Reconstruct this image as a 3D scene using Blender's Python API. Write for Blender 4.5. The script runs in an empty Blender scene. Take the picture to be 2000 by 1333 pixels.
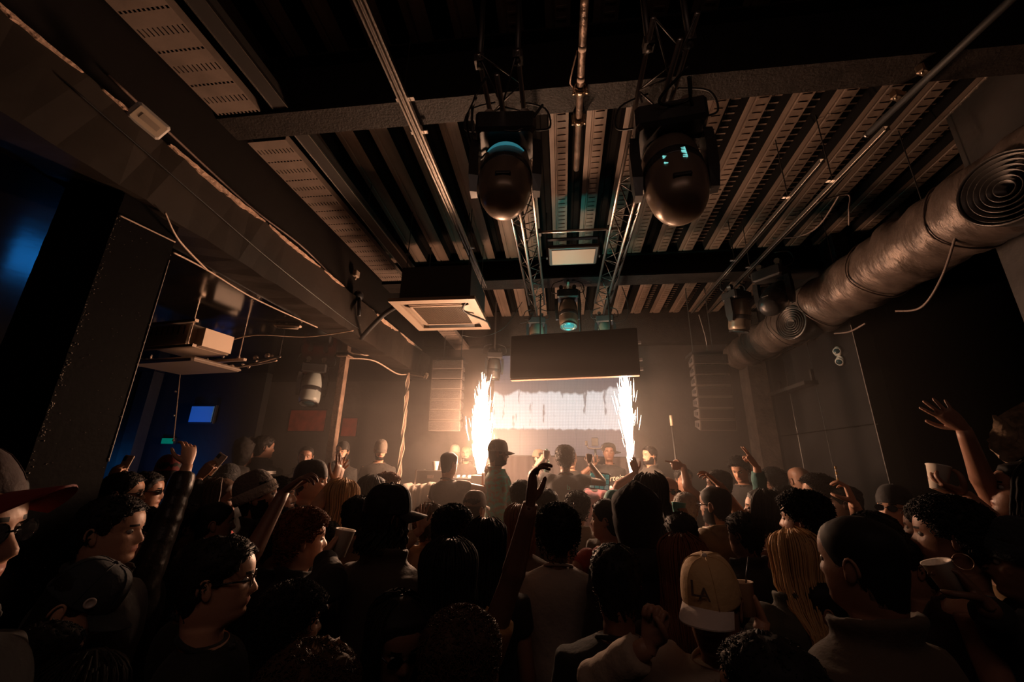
import bpy, bmesh, math, random
import numpy as np
from mathutils import Vector, Matrix

R = math.radians
PI = math.pi
scene = bpy.context.scene
COL = scene.collection

# ---------------------------------------------------------------- camera
F = 778.0                      # focal length in pixels of the 2000 x 1333 frame
CZ = 1.93                      # eye height
def _n(v):
    v = np.array(v, float)
    return v / np.linalg.norm(v)
_d = _n((97 / F, -241.5 / F, -1.0))                 # room axis (+Y) in camera space
_u = np.array((50, 2356, -778.0)); _u = _n(_u - _d * _u.dot(_d))   # up (+Z) in camera space
_x = np.cross(_d, _u)
def ray(px, py):
    c = np.array(((px - 1000) / F, -(py - 666.5) / F, -1.0))
    return np.array((c @ _x, c @ _d, c @ _u))
def at_d(px, py, D): return ray(px, py) * D + np.array((0, 0, CZ))
def at_y(px, py, Y): r = ray(px, py); return r * (Y / r[1]) + np.array((0, 0, CZ))
def at_z(px, py, Z): r = ray(px, py); return r * ((Z - CZ) / r[2]) + np.array((0, 0, CZ))
def at_x(px, py, X): r = ray(px, py); return r * (X / r[0]) + np.array((0, 0, CZ))

cam_data = bpy.data.cameras.new('camera')
cam = bpy.data.objects.new('camera', cam_data)
COL.objects.link(cam)
cam_data.sensor_width = 36.0
cam_data.lens = 36.0 * F / 2000.0
cam_data.clip_start = 0.05
M = Matrix(((_x[0], _x[1], _x[2]), (_d[0], _d[1], _d[2]), (_u[0], _u[1], _u[2]))).to_4x4()
M.translation = (0, 0, CZ)
cam.matrix_world = M
scene.camera = cam

# ---------------------------------------------------------------- world, lights, exposure
scene.view_settings.view_transform = 'Standard'
scene.view_settings.look = 'None'
scene.view_settings.gamma = 1.0
scene.view_settings.use_curve_mapping = False
scene.view_settings.exposure = 0.0
scene.cycles.max_bounces = 3; scene.cycles.diffuse_bounces = 2; scene.cycles.glossy_bounces = 2; scene.cycles.transmission_bounces = 3; scene.cycles.volume_bounces = 0; scene.cycles.transparent_max_bounces = 4
scene.cycles.caustics_reflective = False; scene.cycles.caustics_refractive = False
HAZE_NEAR, HAZE_STAGE = 0.018, 0.026
world = bpy.data.worlds.new('world'); scene.world = world
world.use_nodes = True
world.node_tree.nodes['Background'].inputs['Color'].default_value = (0.9, 0.62, 0.5, 1)
world.node_tree.nodes['Background'].inputs['Strength'].default_value = 0.0
SPARK_L, SPARK_R = 350.0, 145.0
SPARK_COL = (1.0, 0.56, 0.34)

def light(name, kind, loc, power, color, aim=None, **kw):
    d = bpy.data.lights.new(name, kind); d.energy = power; d.color = color
    for k, v in kw.items(): setattr(d, k, v)
    o = bpy.data.objects.new(name, d); COL.objects.link(o); o.location = loc
    if aim is not None:
        o.rotation_euler = (Vector(aim) - Vector(loc)).to_track_quat('-Z', 'Y').to_euler()
    return o
# lamp of the side bar, cyan lamps on the front truss, added fills
light('cyan_stage_lamp', 'SPOT', (0.1, 5.35, 3.9), 20, (0.05, 0.75, 0.68), aim=(-0.1, 4.5, 1.6), spot_size=R(70), spot_blend=0.6, shadow_soft_size=0.05)
light('cyan_up_lamp', 'POINT', (0.15, 5.14, 3.52), 32, (0.03, 0.85, 0.75), shadow_soft_size=0.1)
light('slim_head_lamp', 'SPOT', (-1.25, 6.3, 3.2), 230, (1.0, 0.56, 0.36), aim=(-0.2, 1.2, 1.0), spot_size=R(62), spot_blend=0.8, shadow_soft_size=0.1)
light('rear_fill_light', 'AREA', (0.2, -1.1, 4.4), 6, (1.0, 0.62, 0.48), aim=(0.0, 2.2, 0.0), shape='RECTANGLE', size=3.0, size_y=0.5)  # added fill behind the camera, lifts the dark backs of the crowd
light('blue_bar_lamp', 'SPOT', (-6.2, 5.5, 0.9), 120, (0.01, 0.22, 1.0), aim=(-6.8, 6.6, 2.3), spot_size=R(75), spot_blend=0.9, shadow_soft_size=0.15)
light('blue_board_fill', 'SPOT', (-6.45, 6.1, 3.3), 3.5, (0.0, 0.33, 1.0), aim=(-6.42, 6.5, 2.72), spot_size=R(60), spot_blend=0.8, shadow_soft_size=0.05)  # added spot that gives the board its blue gradient

# ---------------------------------------------------------------- materials
MATS = {}
def mat(name, col=(0.5, 0.5, 0.5), rough=0.6, metal=0.0, bump=0.0, bscale=20.0, var=0.0, vscale=3.0, col2=None,
        emit=0.0, ecol=None, spec=0.5, alpha=1.0, trans=0.0, stretch=None, sheen=0.0):
    if name in MATS: return MATS[name]
    m = bpy.data.materials.new(name); m.use_nodes = True
    nt = m.node_tree; N = nt.nodes; L = nt.links
    b = N['Principled BSDF']
    b.inputs['Base Color'].default_value = (*col, 1)
    b.inputs['Roughness'].default_value = rough
    b.inputs['Metallic'].default_value = metal
    b.inputs['Specular IOR Level'].default_value = spec
    b.inputs['Alpha'].default_value = alpha
    b.inputs['Transmission Weight'].default_value = trans
    if sheen: b.inputs['Sheen Weight'].default_value = sheen
    if emit:
        b.inputs['Emission Color'].default_value = (*(ecol or col), 1)
        b.inputs['Emission Strength'].default_value = emit
        if emit < 20: m.cycles.emission_sampling = 'NONE'
    if bump or var or col2:
        tc = N.new('ShaderNodeTexCoord'); mp = N.new('ShaderNodeMapping')
        L.new(tc.outputs['Object'], mp.inputs['Vector'])
        if stretch: mp.inputs['Scale'].default_value = stretch
        if bump:
            t = N.new('ShaderNodeTexNoise'); t.inputs['Scale'].default_value = bscale; t.inputs['Detail'].default_value = 4
            L.new(mp.outputs['Vector'], t.inputs['Vector'])
            bp = N.new('ShaderNodeBump'); bp.inputs['Strength'].default_value = min(1.0, bump); bp.inputs['Distance'].default_value = 0.02
            L.new(t.outputs['Fac'], bp.inputs['Height']); L.new(bp.outputs['Normal'], b.inputs['Normal'])
        if var or col2:
            t2 = N.new('ShaderNodeTexNoise'); t2.inputs['Scale'].default_value = vscale; t2.inputs['Detail'].default_value = 5
            L.new(mp.outputs['Vector'], t2.inputs['Vector'])
            r = N.new('ShaderNodeValToRGB')
            c2 = col2 or tuple(min(1, c * (1 + var)) for c in col)
            c1 = tuple(c * (1 - var) for c in col) if not col2 else col
            r.color_ramp.elements[0].color = (*c1, 1); r.color_ramp.elements[0].position = 0.4 if col2 else 0.3
            r.color_ramp.elements[1].color = (*c2, 1); r.color_ramp.elements[1].position = 0.6 if col2 else 0.7
            L.new(t2.outputs['Fac'], r.inputs['Fac']); L.new(r.outputs['Color'], b.inputs['Base Color'])
    MATS[name] = m
    return m

# ---------------------------------------------------------------- mesh helpers
def crom(keys, n):
    """Catmull-Rom through rows of keys, n samples."""
    k = np.array(keys, float); m = len(k)
    t = np.linspace(0, m - 1, n); i = np.minimum(t.astype(int), m - 2); u = (t - i)[:, None]
    p0 = k[np.maximum(i - 1, 0)]; p1 = k[i]; p2 = k[i + 1]; p3 = k[np.minimum(i + 2, m - 1)]
    return 0.5 * (2 * p1 + (p2 - p0) * u + (2 * p0 - 5 * p1 + 4 * p2 - p3) * u * u + (3 * p1 - p0 - 3 * p2 + p3) * u ** 3)

class MB:
    def __init__(s): s.v = []; s.f = []; s.m = []; s.n = 0
    def arr(s, v, f, m=0):
        v = np.asarray(v, float).reshape(-1, 3)
        o = s.n
        s.v.append(v); s.n += len(v)
        if isinstance(f, np.ndarray): f = (f + o).tolist()
        else: f = [[i + o for i in q] for q in f]
        s.f += f
        s.m += m if isinstance(m, list) else [m] * len(f)
        return s
    def box(s, c, size, rot=None, m=0):
        x, y, z = (q / 2 for q in size)
        v = np.array([(i * x, j * y, k * z) for k in (-1, 1) for j in (-1, 1) for i in (-1, 1)], float)
        if rot is not None: v = v @ np.array(rot if isinstance(rot, np.ndarray) else Matrix(rot).to_3x3()).T
        return s.arr(v + np.array(c), [(0, 2, 3, 1), (4, 5, 7, 6), (0, 1, 5, 4), (2, 6, 7, 3), (1, 3, 7, 5), (0, 4, 6, 2)], m)
    def bbox(s, c, size, b=0.01, rot=None, m=0):
        """box with chamfered edges along its local z (octagonal plan) and top/bottom inset"""
        x, y, z = (q / 2 for q in size)
        def ring(zz, i): return [(sx * (x - i - (b if e else 0)), sy * (y - i - (0 if e else b)), zz) for sx, sy, e in
                                 ((1, -1, 0), (1, 1, 0), (1, 1, 1), (-1, 1, 1), (-1, 1, 0), (-1, -1, 0), (-1, -1, 1), (1, -1, 1))]
        v = np.array(ring(-z, b) + ring(-z + b, 0) + ring(z - b, 0) + ring(z, b), float)
        if rot is not None: v = v @ np.array(rot).T
        f = [tuple(range(7, -1, -1)), tuple(range(24, 32))]
        for r in range(3):
            f += [(r * 8 + i, r * 8 + (i + 1) % 8, r * 8 + 8 + (i + 1) % 8, r * 8 + 8 + i) for i in range(8)]
        return s.arr(v + np.array(c), f, m)
    def rings(s, rg, m=0, caps=(True, True), closed=True):
        """rg: (K, A, 3) grid of rings"""
        K, A = rg.shape[:2]
        i = np.arange(K - 1)[:, None] * A; j = np.arange(A if closed else A - 1)[None]; j2 = (j + 1) % A
        f = np.stack([i + j, i + j2, i + A + j2, i + A + j], -1).reshape(-1, 4)
        o = s.n
        s.arr(rg.reshape(-1, 3), f, m)
        mm = m if not isinstance(m, list) else m[0]
        if closed:
            if caps[0]: s.f.append([o + q for q in range(A - 1, -1, -1)]); s.m.append(mm)
            if caps[1]: s.f.append([o + (K - 1) * A + q for q in range(A)]); s.m.append(mm)
        return s
    def tube(s, pts, rad, n=8, m=0, caps=(True, True), flat=None):
        p = np.array(pts, float); K = len(p)
        rad = np.broadcast_to(np.asarray(rad, float), (K,))
        t = np.gradient(p, axis=0) if K > 2 else np.repeat((p[-1] - p[0])[None], K, 0)
        t /= np.linalg.norm(t, axis=1)[:, None] + 1e-12
        a = np.array((0, 0, 1.0)) if abs(t[0][2]) < 0.9 else np.array((1.0, 0, 0))
        u = np.cross(t[0], a); u /= np.linalg.norm(u)
        rg = np.zeros((K, n, 3)); ang = np.arange(n) * 2 * PI / n
        for k in range(K):
            u = u - t[k] * u.dot(t[k]); u /= np.linalg.norm(u); w = np.cross(t[k], u)
            rg[k] = p[k] + rad[k] * (np.cos(ang)[:, None] * u + np.sin(ang)[:, None] * w * (flat or 1))
        return s.rings(rg, m, caps)
    def cyl(s, p0, p1, r, n=12, m=0, r2=None): return s.tube([p0, p1], [r, r if r2 is None else r2], n, m)
    def lathe(s, prof, n=24, m=0, mtx=None, caps=(True, True)):
        """prof: rows (r, z)"""
        ang = np.arange(n) * 2 * PI / n; pr = np.array(prof, float)
        rg = np.stack([pr[:, :1] * np.cos(ang), pr[:, :1] * np.sin(ang), np.repeat(pr[:, 1:2], n, 1)], -1)
        if mtx is not None:
            mm = np.array(mtx); rg = rg @ mm[:3, :3].T + mm[:3, 3]
        return s.rings(rg, m, caps)
    def ell(s, c, r, n=12, k=8, m=0, rot=None):
        th = np.linspace(-PI / 2 + 0.12, PI / 2 - 0.12, k); ang = np.arange(n) * 2 * PI / n
        rg = np.stack([np.cos(th)[:, None] * np.cos(ang), np.cos(th)[:, None] * np.sin(ang), np.repeat(np.sin(th)[:, None], n, 1)], -1) * np.array(r)
        if rot is not None: rg = rg @ np.array(rot).T
        return s.rings(rg + np.array(c), m)
    def strands(s, P, rw, rt, m=0, center=None):
        """P: (N,K,3) paths, flat 4-sided locks; rw width, rt thickness (N,K) or scalars"""
        N, K = P.shape[:2]
        t = np.gradient(P, axis=1); t /= np.linalg.norm(t, axis=2, keepdims=True) + 1e-9
        c = np.zeros(3) if center is None else np.asarray(center)
        o = P - c; o[..., 2] *= 0.3
        o = o - t * (o * t).sum(2, keepdims=True); o /= np.linalg.norm(o, axis=2, keepdims=True) + 1e-9
        w = np.cross(t, o)
        rw = np.broadcast_to(rw, (N, K))[..., None]; rt = np.broadcast_to(rt, (N, K))[..., None]
        V = np.stack([P + o * rt, P + w * rw, P - o * rt, P - w * rw], 2)
        b = np.arange(N)[:, None, None] * (K * 4) + np.arange(K - 1)[None, :, None] * 4; q = np.arange(4)[None, None]
        q2 = (q + 1) % 4
        f = np.stack([b + q, b + q2, b + 4 + q2, b + 4 + q], -1).reshape(-1, 4)
        return s.arr(V.reshape(-1, 3), f, m)
    def mesh(s, name, mats, smooth=True, mtx=None):
        me = bpy.data.meshes.new(name)
        V = np.concatenate(s.v)
        if mtx is not None:
            mm = np.array(mtx); V = V @ mm[:3, :3].T + mm[:3, 3]
        me.from_pydata(V.tolist(), [], s.f)
        for q in mats: me.materials.append(q)
        if len(mats) > 1: me.polygons.foreach_set('material_index', s.m)
        me.polygons.foreach_set('use_smooth', [bool(smooth)] * len(me.polygons))
        me.update()
        return me
    def build(s, name, mats, parent=None, smooth=False, loc=None):
        if not isinstance(mats, (list, tuple)): mats = [mats]
        me = s.mesh(name, mats, smooth)
        return link(name, me, parent, loc)

def link(name, data, parent=None, loc=None, rot=None):
    o = bpy.data.objects.new(name, data); COL.objects.link(o)
    if parent is not None: o.parent = parent
    if loc is not None: o.location = loc
    if rot is not None: o.rotation_euler = rot
    return o
def tag(o, label, cat, group=None, kind=None):
    if label: o['label'] = label
    if cat: o['category'] = cat
    if group: o['group'] = group
    if kind: o['kind'] = kind
    return o
def thing(name, label, cat, loc=(0, 0, 0), rz=0.0, group=None):
    o = link(name, None, None, loc, (0, 0, rz)); o.empty_display_size = 0.1
    return tag(o, label, cat, group)
def struct(o, label=None, cat=None):
    o['kind'] = 'structure'
    if label: o['label'] = label
    if cat: o['category'] = cat
    return o
def copy_tree(o, parent=None):
    c = o.copy(); COL.objects.link(c); c.parent = parent
    for ch in o.children: copy_tree(ch, c)
    return c
def curve_pts(keys, n=24): return crom(keys, n)
def cable(name, label, keys, r, m, group=None, n=28, parent=None):
    o = MB().tube(curve_pts(keys, n), r, 6).build(name, m, parent, True)
    if parent is None: tag(o, label, 'cable', group)
    return o
def text(name, body, size, m, parent=None, mtx=None, shear=0.0, depth=0.001):
    c = bpy.data.curves.new(name, 'FONT'); c.body = body; c.size = size; c.shear = shear; c.extrude = depth
    c.align_x = 'CENTER'; c.align_y = 'CENTER'; c.resolution_u = 3
    c.materials.append(m)
    tmp = link('tmp', c); bpy.context.view_layer.update()
    me = bpy.data.meshes.new_from_object(tmp.evaluated_get(bpy.context.evaluated_depsgraph_get())); me.name = name
    bpy.data.objects.remove(tmp); bpy.data.curves.remove(c)
    o = link(name, me, parent)
    if mtx is not None: o.matrix_local = mtx
    return o
rng = np.random.default_rng(7)
# ================================================================ the setting
BLACK = mat('black_paint', (0.008, 0.0075, 0.0075), 0.45, bump=0.25, bscale=9)
DARKWALL = mat('dark_wall_paint', (0.03, 0.024, 0.021), 0.6, bump=0.35, bscale=7, var=0.35, vscale=1.6)
GLOSSCEIL = mat('gloss_black_ceiling', (0.008, 0.007, 0.007), 0.14, bump=0.1, bscale=2.2, var=0.3, vscale=2)
CONCRETE = mat('painted_concrete', (0.02, 0.0145, 0.011), 0.55, spec=0.3, bump=0.3, bscale=6, var=0.45, vscale=1.4)
COLUMNM = mat('column_paint', (0.0035, 0.003, 0.003), 0.75, bump=0.12, bscale=30, spec=0.04)
PLASTER = mat('raw_plaster', (0.55, 0.36, 0.26), 0.85, bump=0.6, bscale=40, var=0.25, vscale=12)
ROOF = mat('roof_sheet_steel', (0.185, 0.13, 0.1), 0.48, metal=0.15, bump=0.12, bscale=14, var=0.35, vscale=2.5, stretch=(3, 0.4, 3))
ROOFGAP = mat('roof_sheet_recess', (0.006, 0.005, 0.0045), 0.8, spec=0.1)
STEEL = mat('painted_steel', (0.018, 0.0135, 0.0115), 0.65, spec=0.25, bump=0.4, bscale=60, var=0.3, vscale=8)
BAREMETAL = mat('bare_metal', (0.55, 0.5, 0.46), 0.3, metal=1.0, bump=0.08, bscale=60)
DARKMETAL = mat('dark_metal', (0.09, 0.08, 0.075), 0.42, metal=0.7)
BRASSY = mat('galvanised_clamp', (0.7, 0.52, 0.38), 0.28, metal=1.0)
BLKPLASTIC = mat('black_plastic', (0.02, 0.02, 0.021), 0.38)
RUBBER = mat('black_rubber', (0.015, 0.014, 0.014), 0.6)
FLOORM = mat('dance_floor', (0.03, 0.026, 0.024), 0.35, bump=0.15, bscale=8)
WOODB = mat('black_board', (0.016, 0.0145, 0.0145), 0.3, bump=0.15, bscale=5, var=0.3, vscale=2)

def slab(name, x0, x1, y0, y1, z0, z1, m, parent=None):
    return MB().box(((x0 + x1) / 2, (y0 + y1) / 2, (z0 + z1) / 2), (x1 - x0, y1 - y0, z1 - z0)).build(name, m, parent)
struct(slab('floor', -9.2, 5.4, -1.6, 7.7, -0.1, 0.0, FLOORM), 'dark club floor under the crowd', 'floor')
struct(slab('wall_back', -9.2, 5.4, 7.45, 7.6, 0, 5.4, DARKWALL), 'dark back wall behind the stage', 'wall')
struct(slab('wall_rear', -9.2, 5.4, -1.7, -1.55, 0, 5.6, BLACK), 'black rear wall behind the crowd', 'wall')
struct(slab('wall_left', -2.78, -2.66, -1.55, 7.45, 3.92, 5.4, mat('side_wall_paint', (0.009, 0.007, 0.006), 0.75, bump=0.3, bscale=7, spec=0.12)), 'brown upper side wall above the concrete beam', 'wall')
struct(slab('wall_far_left', -9.2, -9.05, -1.55, 7.45, 0, 3.45, BLACK), 'black wall of the side bar', 'wall')
struct(slab('ceiling_side', -9.05, -2.9, -1.55, 7.45, 3.45, 3.55, GLOSSCEIL), 'glossy black low ceiling over the side bar', 'ceiling')
struct(slab('wall_bar', -9.05, -5.35, 6.6, 6.75, 0, 3.45, BLACK), 'partition wall of the bar washed in blue light', 'wall')

# right-hand wall with boards, recess and near pier
wr = struct(slab('wall_right', 3.52, 3.7, 4.98, 7.45, 0, 5.2, BLACK), 'black boarded wall beside the stage', 'wall')
for (y0, y1) in ((4.98, 5.86), (5.87, 6.52), (6.53, 7.0)):
    for (z0, z1) in ((0.02, 1.2), (1.21, 2.42), (2.43, 3.66), (3.67, 4.5)):
        MB().bbox((3.505, (y0 + y1) / 2, (z0 + z1) / 2), (0.03, y1 - y0, z1 - z0), 0.004).build('panel', WOODB, wr)
struct(slab('wall_right_recess', 5.2, 5.4, -1.55, 7.45, 0, 5.2, BLACK), 'black wall deep in the recess', 'wall')
struct(slab('wall_right_near', 3.52, 5.2, -1.55, 3.3, 0, 5.2, DARKWALL), 'dark pier at the near end of the recess', 'wall')
PIL = mat('stained_brick_pilaster', (0.05, 0.037, 0.03), 0.75, bump=0.7, bscale=18, var=0.5, vscale=6)
struct(slab('wall_pilaster', 3.2, 3.5, 7.1, 7.45, 0, 4.6, PIL), 'stained brick pilaster in the stage corner', 'pilaster')
# ledge on the boarded wall
lg = thing('wall_bracket', 'small dark steel ledge bracket fixed to the boarded wall', 'bracket', (3.49, 6.3, 3.06))
MB().box((-0.09, 0, 0), (0.18, 1.0, 0.05)).build('ledge', DARKMETAL, lg)
for q in (-0.42, 0.42): MB().box((-0.02, q, 0.1), (0.03, 0.04, 0.2)).build('arm', DARKMETAL, lg)

# roof: slab above, corrugated sheets below it
def zc(y): return 5.25 - 0.078 * y
SL = math.atan(0.078)
cb = MB()
cb.arr([(-2.7, -1.6, zc(-1.6) + 0.15), (5.4, -1.6, zc(-1.6) + 0.15), (5.4, 7.6, zc(7.6) + 0.15), (-2.7, 7.6, zc(7.6) + 0.15),
        (-2.7, -1.6, zc(-1.6) + 0.25), (5.4, -1.6, zc(-1.6) + 0.25), (5.4, 7.6, zc(7.6) + 0.25), (-2.7, 7.6, zc(7.6) + 0.25)],
       [(0, 1, 2, 3), (7, 6, 5, 4), (0, 4, 5, 1), (1, 5, 6, 2), (2, 6, 7, 3), (3, 7, 4, 0)])
ceil = struct(cb.build('ceiling', BLACK), 'dark roof deck over corrugated steel sheets', 'ceiling')
PITCH = 0.35
prof = []
for k in range(3):
    x = k * PITCH
    prof += [(x, 0.12), (x + 0.055, 0.12), (x + 0.062, 0.11), (x + 0.069, 0.12), (x + 0.13, 0.12), (x + 0.148, 0.004),
             (x + 0.195, 0.0), (x + 0.2, 0.012), (x + 0.215, 0.012), (x + 0.22, 0.0), (x + 0.332, 0.004)]
prof.append((3 * PITCH, 0.12))
def sheet_mesh(length, rungs):
    b = MB(); pr = np.array(prof); n = len(pr)
    v = np.concatenate([np.stack([pr[:, 0], np.full(n, y), pr[:, 1]], 1) for y in (0, length)])
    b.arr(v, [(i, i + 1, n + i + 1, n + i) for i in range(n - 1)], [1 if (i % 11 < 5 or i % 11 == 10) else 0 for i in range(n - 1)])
    if rungs:
        for k in range(3):
            for j in range(int(length / 0.075)):
                b.box((k * PITCH + 0.267, 0.04 + j * 0.075, -0.002), (0.075, 0.014, 0.008))
                if rungs > 1: b.box((k * PITCH + 0.1, 0.04 + j * 0.075, 0.117), (0.1, 0.016, 0.008))
    me = b.mesh('roof_sheet', [ROOF, ROOFGAP], False)
    return me
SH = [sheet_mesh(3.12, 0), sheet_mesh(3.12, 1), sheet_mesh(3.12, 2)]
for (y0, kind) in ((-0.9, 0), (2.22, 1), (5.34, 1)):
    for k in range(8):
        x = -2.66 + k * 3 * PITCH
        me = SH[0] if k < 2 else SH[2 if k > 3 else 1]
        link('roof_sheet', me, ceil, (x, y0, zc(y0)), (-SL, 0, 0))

def ibeam(name, label, x0, x1, y0, y1, z0, z1):
    b = MB(); yc = (y0 + y1) / 2; xc = (x0 + x1) / 2; L = x1 - x0
    b.box((xc, yc, z0 + 0.012), (L, y1 - y0, 0.024)); b.box((xc, yc, z1 - 0.012), (L, y1 - y0, 0.024))
    b.box((xc, yc, (z0 + z1) / 2), (L, 0.03, z1 - z0 - 0.04))
    return struct(b.build(name, STEEL), label, 'beam')
ibeam('steel_beam', 'near dark steel cross beam under the roof sheets', -2.66, 5.2, 2.19, 2.41, 4.49, zc(2.3) + 0.02)
ibeam('steel_beam', 'far steel cross beam above the trusses\' stage ends', -2.66, 5.2, 5.24, 5.56, 4.49, zc(5.4) + 0.02)
struct(slab('header_beam', -2.66, 3.5, 7.25, 7.45, 4.1, zc(7.3) + 0.1, STEEL), 'dark header beam above the stage screen', 'beam')

# long concrete beam with broken plaster, and the column carrying it
def rough_box(x0, x1, y0, y1, z0, z1, n, amp, seed):
    r = np.random.default_rng(seed); b = MB()
    ys = np.linspace(y0, y1, n); rg = []
    for y in ys:
        j = lambda: r.normal(0, amp)
        rg.append([(x1 + j(), y, z0 + j()), (x1 + j(), y, z1 + j()), (x0, y, z1), (x0, y, z0 + j())])
    return b.rings(np.array(rg))
cbeam = struct(rough_box(-2.95, -2.56, -1.5, 7.44, 3.46, 3.93, 60, 0.006, 3).build('concrete_beam', CONCRETE), 'long painted concrete beam along the left side', 'beam')
r = np.random.default_rng(11)
for (y0, y1, w) in ((0.9, 1.35, 0.02), (1.45, 1.8, 0.018), (1.86, 2.75, 0.045), (2.8, 3.6, 0.03), (3.68, 4.1, 0.02), (5.0, 5.75, 0.06), (5.85, 6.9, 0.045)):
    n = int((y1 - y0) / 0.035) + 3; ys = np.linspace(y0, y1, n)
    tp = np.sin(np.linspace(0.05, PI - 0.05, n)) ** 0.5
    lo = 3.925 - w * tp * (0.55 + 0.45 * r.random(n)); hi = 3.925 + 0.008 * r.random(n)
    xs = -2.546 + 0.004 * r.random(n)
    v = np.concatenate([np.stack([xs, ys, lo], 1), np.stack([xs, ys, hi], 1), np.stack([xs - 0.03, ys, hi], 1), np.stack([xs - 0.03, ys, lo], 1)])
    f = []
    for q in range(4):
        q2 = (q + 1) % 4
        f += [(q * n + i, q * n + i + 1, q2 * n + i + 1, q2 * n + i) for i in range(n - 1)]
    MB().arr(v, f).build('plaster_patch', PLASTER, cbeam)
col = MB(); 
r = np.random.default_rng(5)
rg = []
for z in np.linspace(0, 3.46, 70):
    j = lambda: r.normal(0, 0.0007)
    rg.append([(-2.6 + j(), 1.75 + j(), z), (-2.6 + j(), 2.11 + j(), z), (-3.05, 2.11, z), (-3.05, 1.75 + j(), z)])
colo = struct(col.rings(np.array(rg)).build('concrete_column', COLUMNM), 'black painted concrete column carrying the beam', 'column')
# chipped paint along the column's corners
CHIP_GLINT = mat('chipped_paint_and_highlight', (0.3, 0.24, 0.2), 0.5)  # pale tone of the chips and of the painted corner highlight
cb = MB()
for k in range(330):
    z = r.uniform(1.2, 3.3)
    if k < 215: y, x = 1.75 + abs(r.normal(0, 0.012)), -2.597
    elif k < 250: y, x = 2.11 - abs(r.normal(0, 0.004)), -2.597
    else: y, x = r.uniform(1.78, 2.1), -2.597
    s = r.uniform(0.0008, 0.0028) if k < 250 else r.uniform(0.0006, 0.0018)
    cb.box((x, y, z), (0.005, s, s * r.uniform(1, 3 if k < 250 else 1.6)))
cb.build('paint_chips', CHIP_GLINT, colo)['kind'] = 'stuff'
MB().cyl((-2.598, 2.111, 1.9), (-2.598, 2.111, 3.2), 0.003, 6).build('edge_highlight', CHIP_GLINT, colo)  # thin pale line paints in the highlight on the far corner
MB().cyl((3.488, 4.978, 0.05), (3.488, 4.978, 3.6), 0.004, 6).build('lit_edge_strip', mat('lit_edge_paint', (0.3, 0.26, 0.24), 0.4), wr)  # pale strip paints in the light caught by the wall's edge

# slim posts by the stage
def post(name, label, p0, p1, w, m):
    b = MB(); p0 = np.array(p0); p1 = np.array(p1); 
    b.box((p0 + p1) / 2, (w, w, abs(p1[2] - p0[2])))
    return tag(b.build(name, m), label, 'post')
RUSTP = mat('rusty_post', (0.22, 0.14, 0.1), 0.55, bump=0.5, bscale=30, var=0.4, vscale=9)
pt = thing('square_post', 'square rusty steel post left of the stage', 'post', (-3.2, 5.45, 0))
MB().bbox((0, 0, 1.72), (0.1, 0.1, 3.42), 0.006).build('shaft', RUSTP, pt)
MB().box((0, 0, 3.42), (0.18, 0.18, 0.02)).build('head_plate', RUSTP, pt)
tp = thing('cable_post', 'thin pole wrapped in cables near the left speakers', 'post', (-2.6, 6.5, 0))
MB().cyl((0, 0, 0), (0, 0, 3.4), 0.022).build('shaft', RUSTP, tp)
r = np.random.default_rng(2)
for q in range(3):
    zs = np.linspace(0.3, 3.35, 26)
    MB().tube(np.stack([0.03 * np.cos(zs * 5 + q * 2) + r.normal(0, .008, 26), 0.03 * np.sin(zs * 5 + q * 2), zs], 1), 0.008, 5).build('wrapped_cable', mat('pale_cable', (0.6, 0.47, 0.36), 0.5), tp, True)

# stage, two levels
STG = mat('stage_deck', (0.03, 0.027, 0.026), 0.5, bump=0.2, bscale=30)
tag(slab('stage_step', -4.2, 3.4, 4.0, 5.15, 0, 0.28, STG), 'low black step in front of the stage desk', 'stage')
tag(slab('stage_platform', -4.2, 3.18, 5.16, 7.05, 0, 0.45, STG), 'black stage platform under the desk and performers', 'stage')
# ================================================================ rigging under the roof
def chord_truss(name, label, xs, zt, za, y0, y1):
    """triangular lattice truss along Y: chords at xs[0], xs[1] (height zt) and apex xs[2] (height za)"""
    t = thing(name, label, 'truss', (0, y0, 0))
    L = y1 - y0
    pts = [(xs[0], zt), (xs[1], zt), (xs[2], za)]
    for (x, z) in pts: MB().cyl((x, 0, z), (x, L, z), 0.0165, 10).build('chord', BAREMETAL, t, True)
    n = int(L / 0.22); st = L / n
    for a, b in ((0, 2), (1, 2), (0, 1)):
        p, q = pts[a], pts[b]
        me = [MB().cyl((p[0], 0, p[1]), (q[0], st, q[1]), 0.006, 6).mesh('brace', [DARKMETAL]), MB().cyl((q[0], 0, q[1]), (p[0], st, p[1]), 0.006, 6).mesh('brace', [DARKMETAL])]
        for k in range(n): link('brace', me[k % 2], t, (0, k * st, 0))
    return t
chord_truss('lighting_truss', 'triangular metal truss left of the centre pipe', (-0.456, -0.218, -0.338), 4.3, 4.12, 1.75, 5.75)
chord_truss('lighting_truss', 'triangular metal truss right of the centre pipe', (0.548, 0.78, 0.672), 4.3, 4.12, 1.65, 5.75)
t = thing('truss_spreader', 'horizontal pipe joining the two trusses before the far beam', 'pipe', (0, 3.78, 4.33))
MB().cyl((-0.3, 0, 0), (0.66, 0, 0), 0.014, 10).build('tube', BAREMETAL, t, True)
for x in (-0.2, 0.55): MB().box((x, 0, 0), (0.05, 0.06, 0.06)).build('clamp', DARKMETAL, t)

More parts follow.
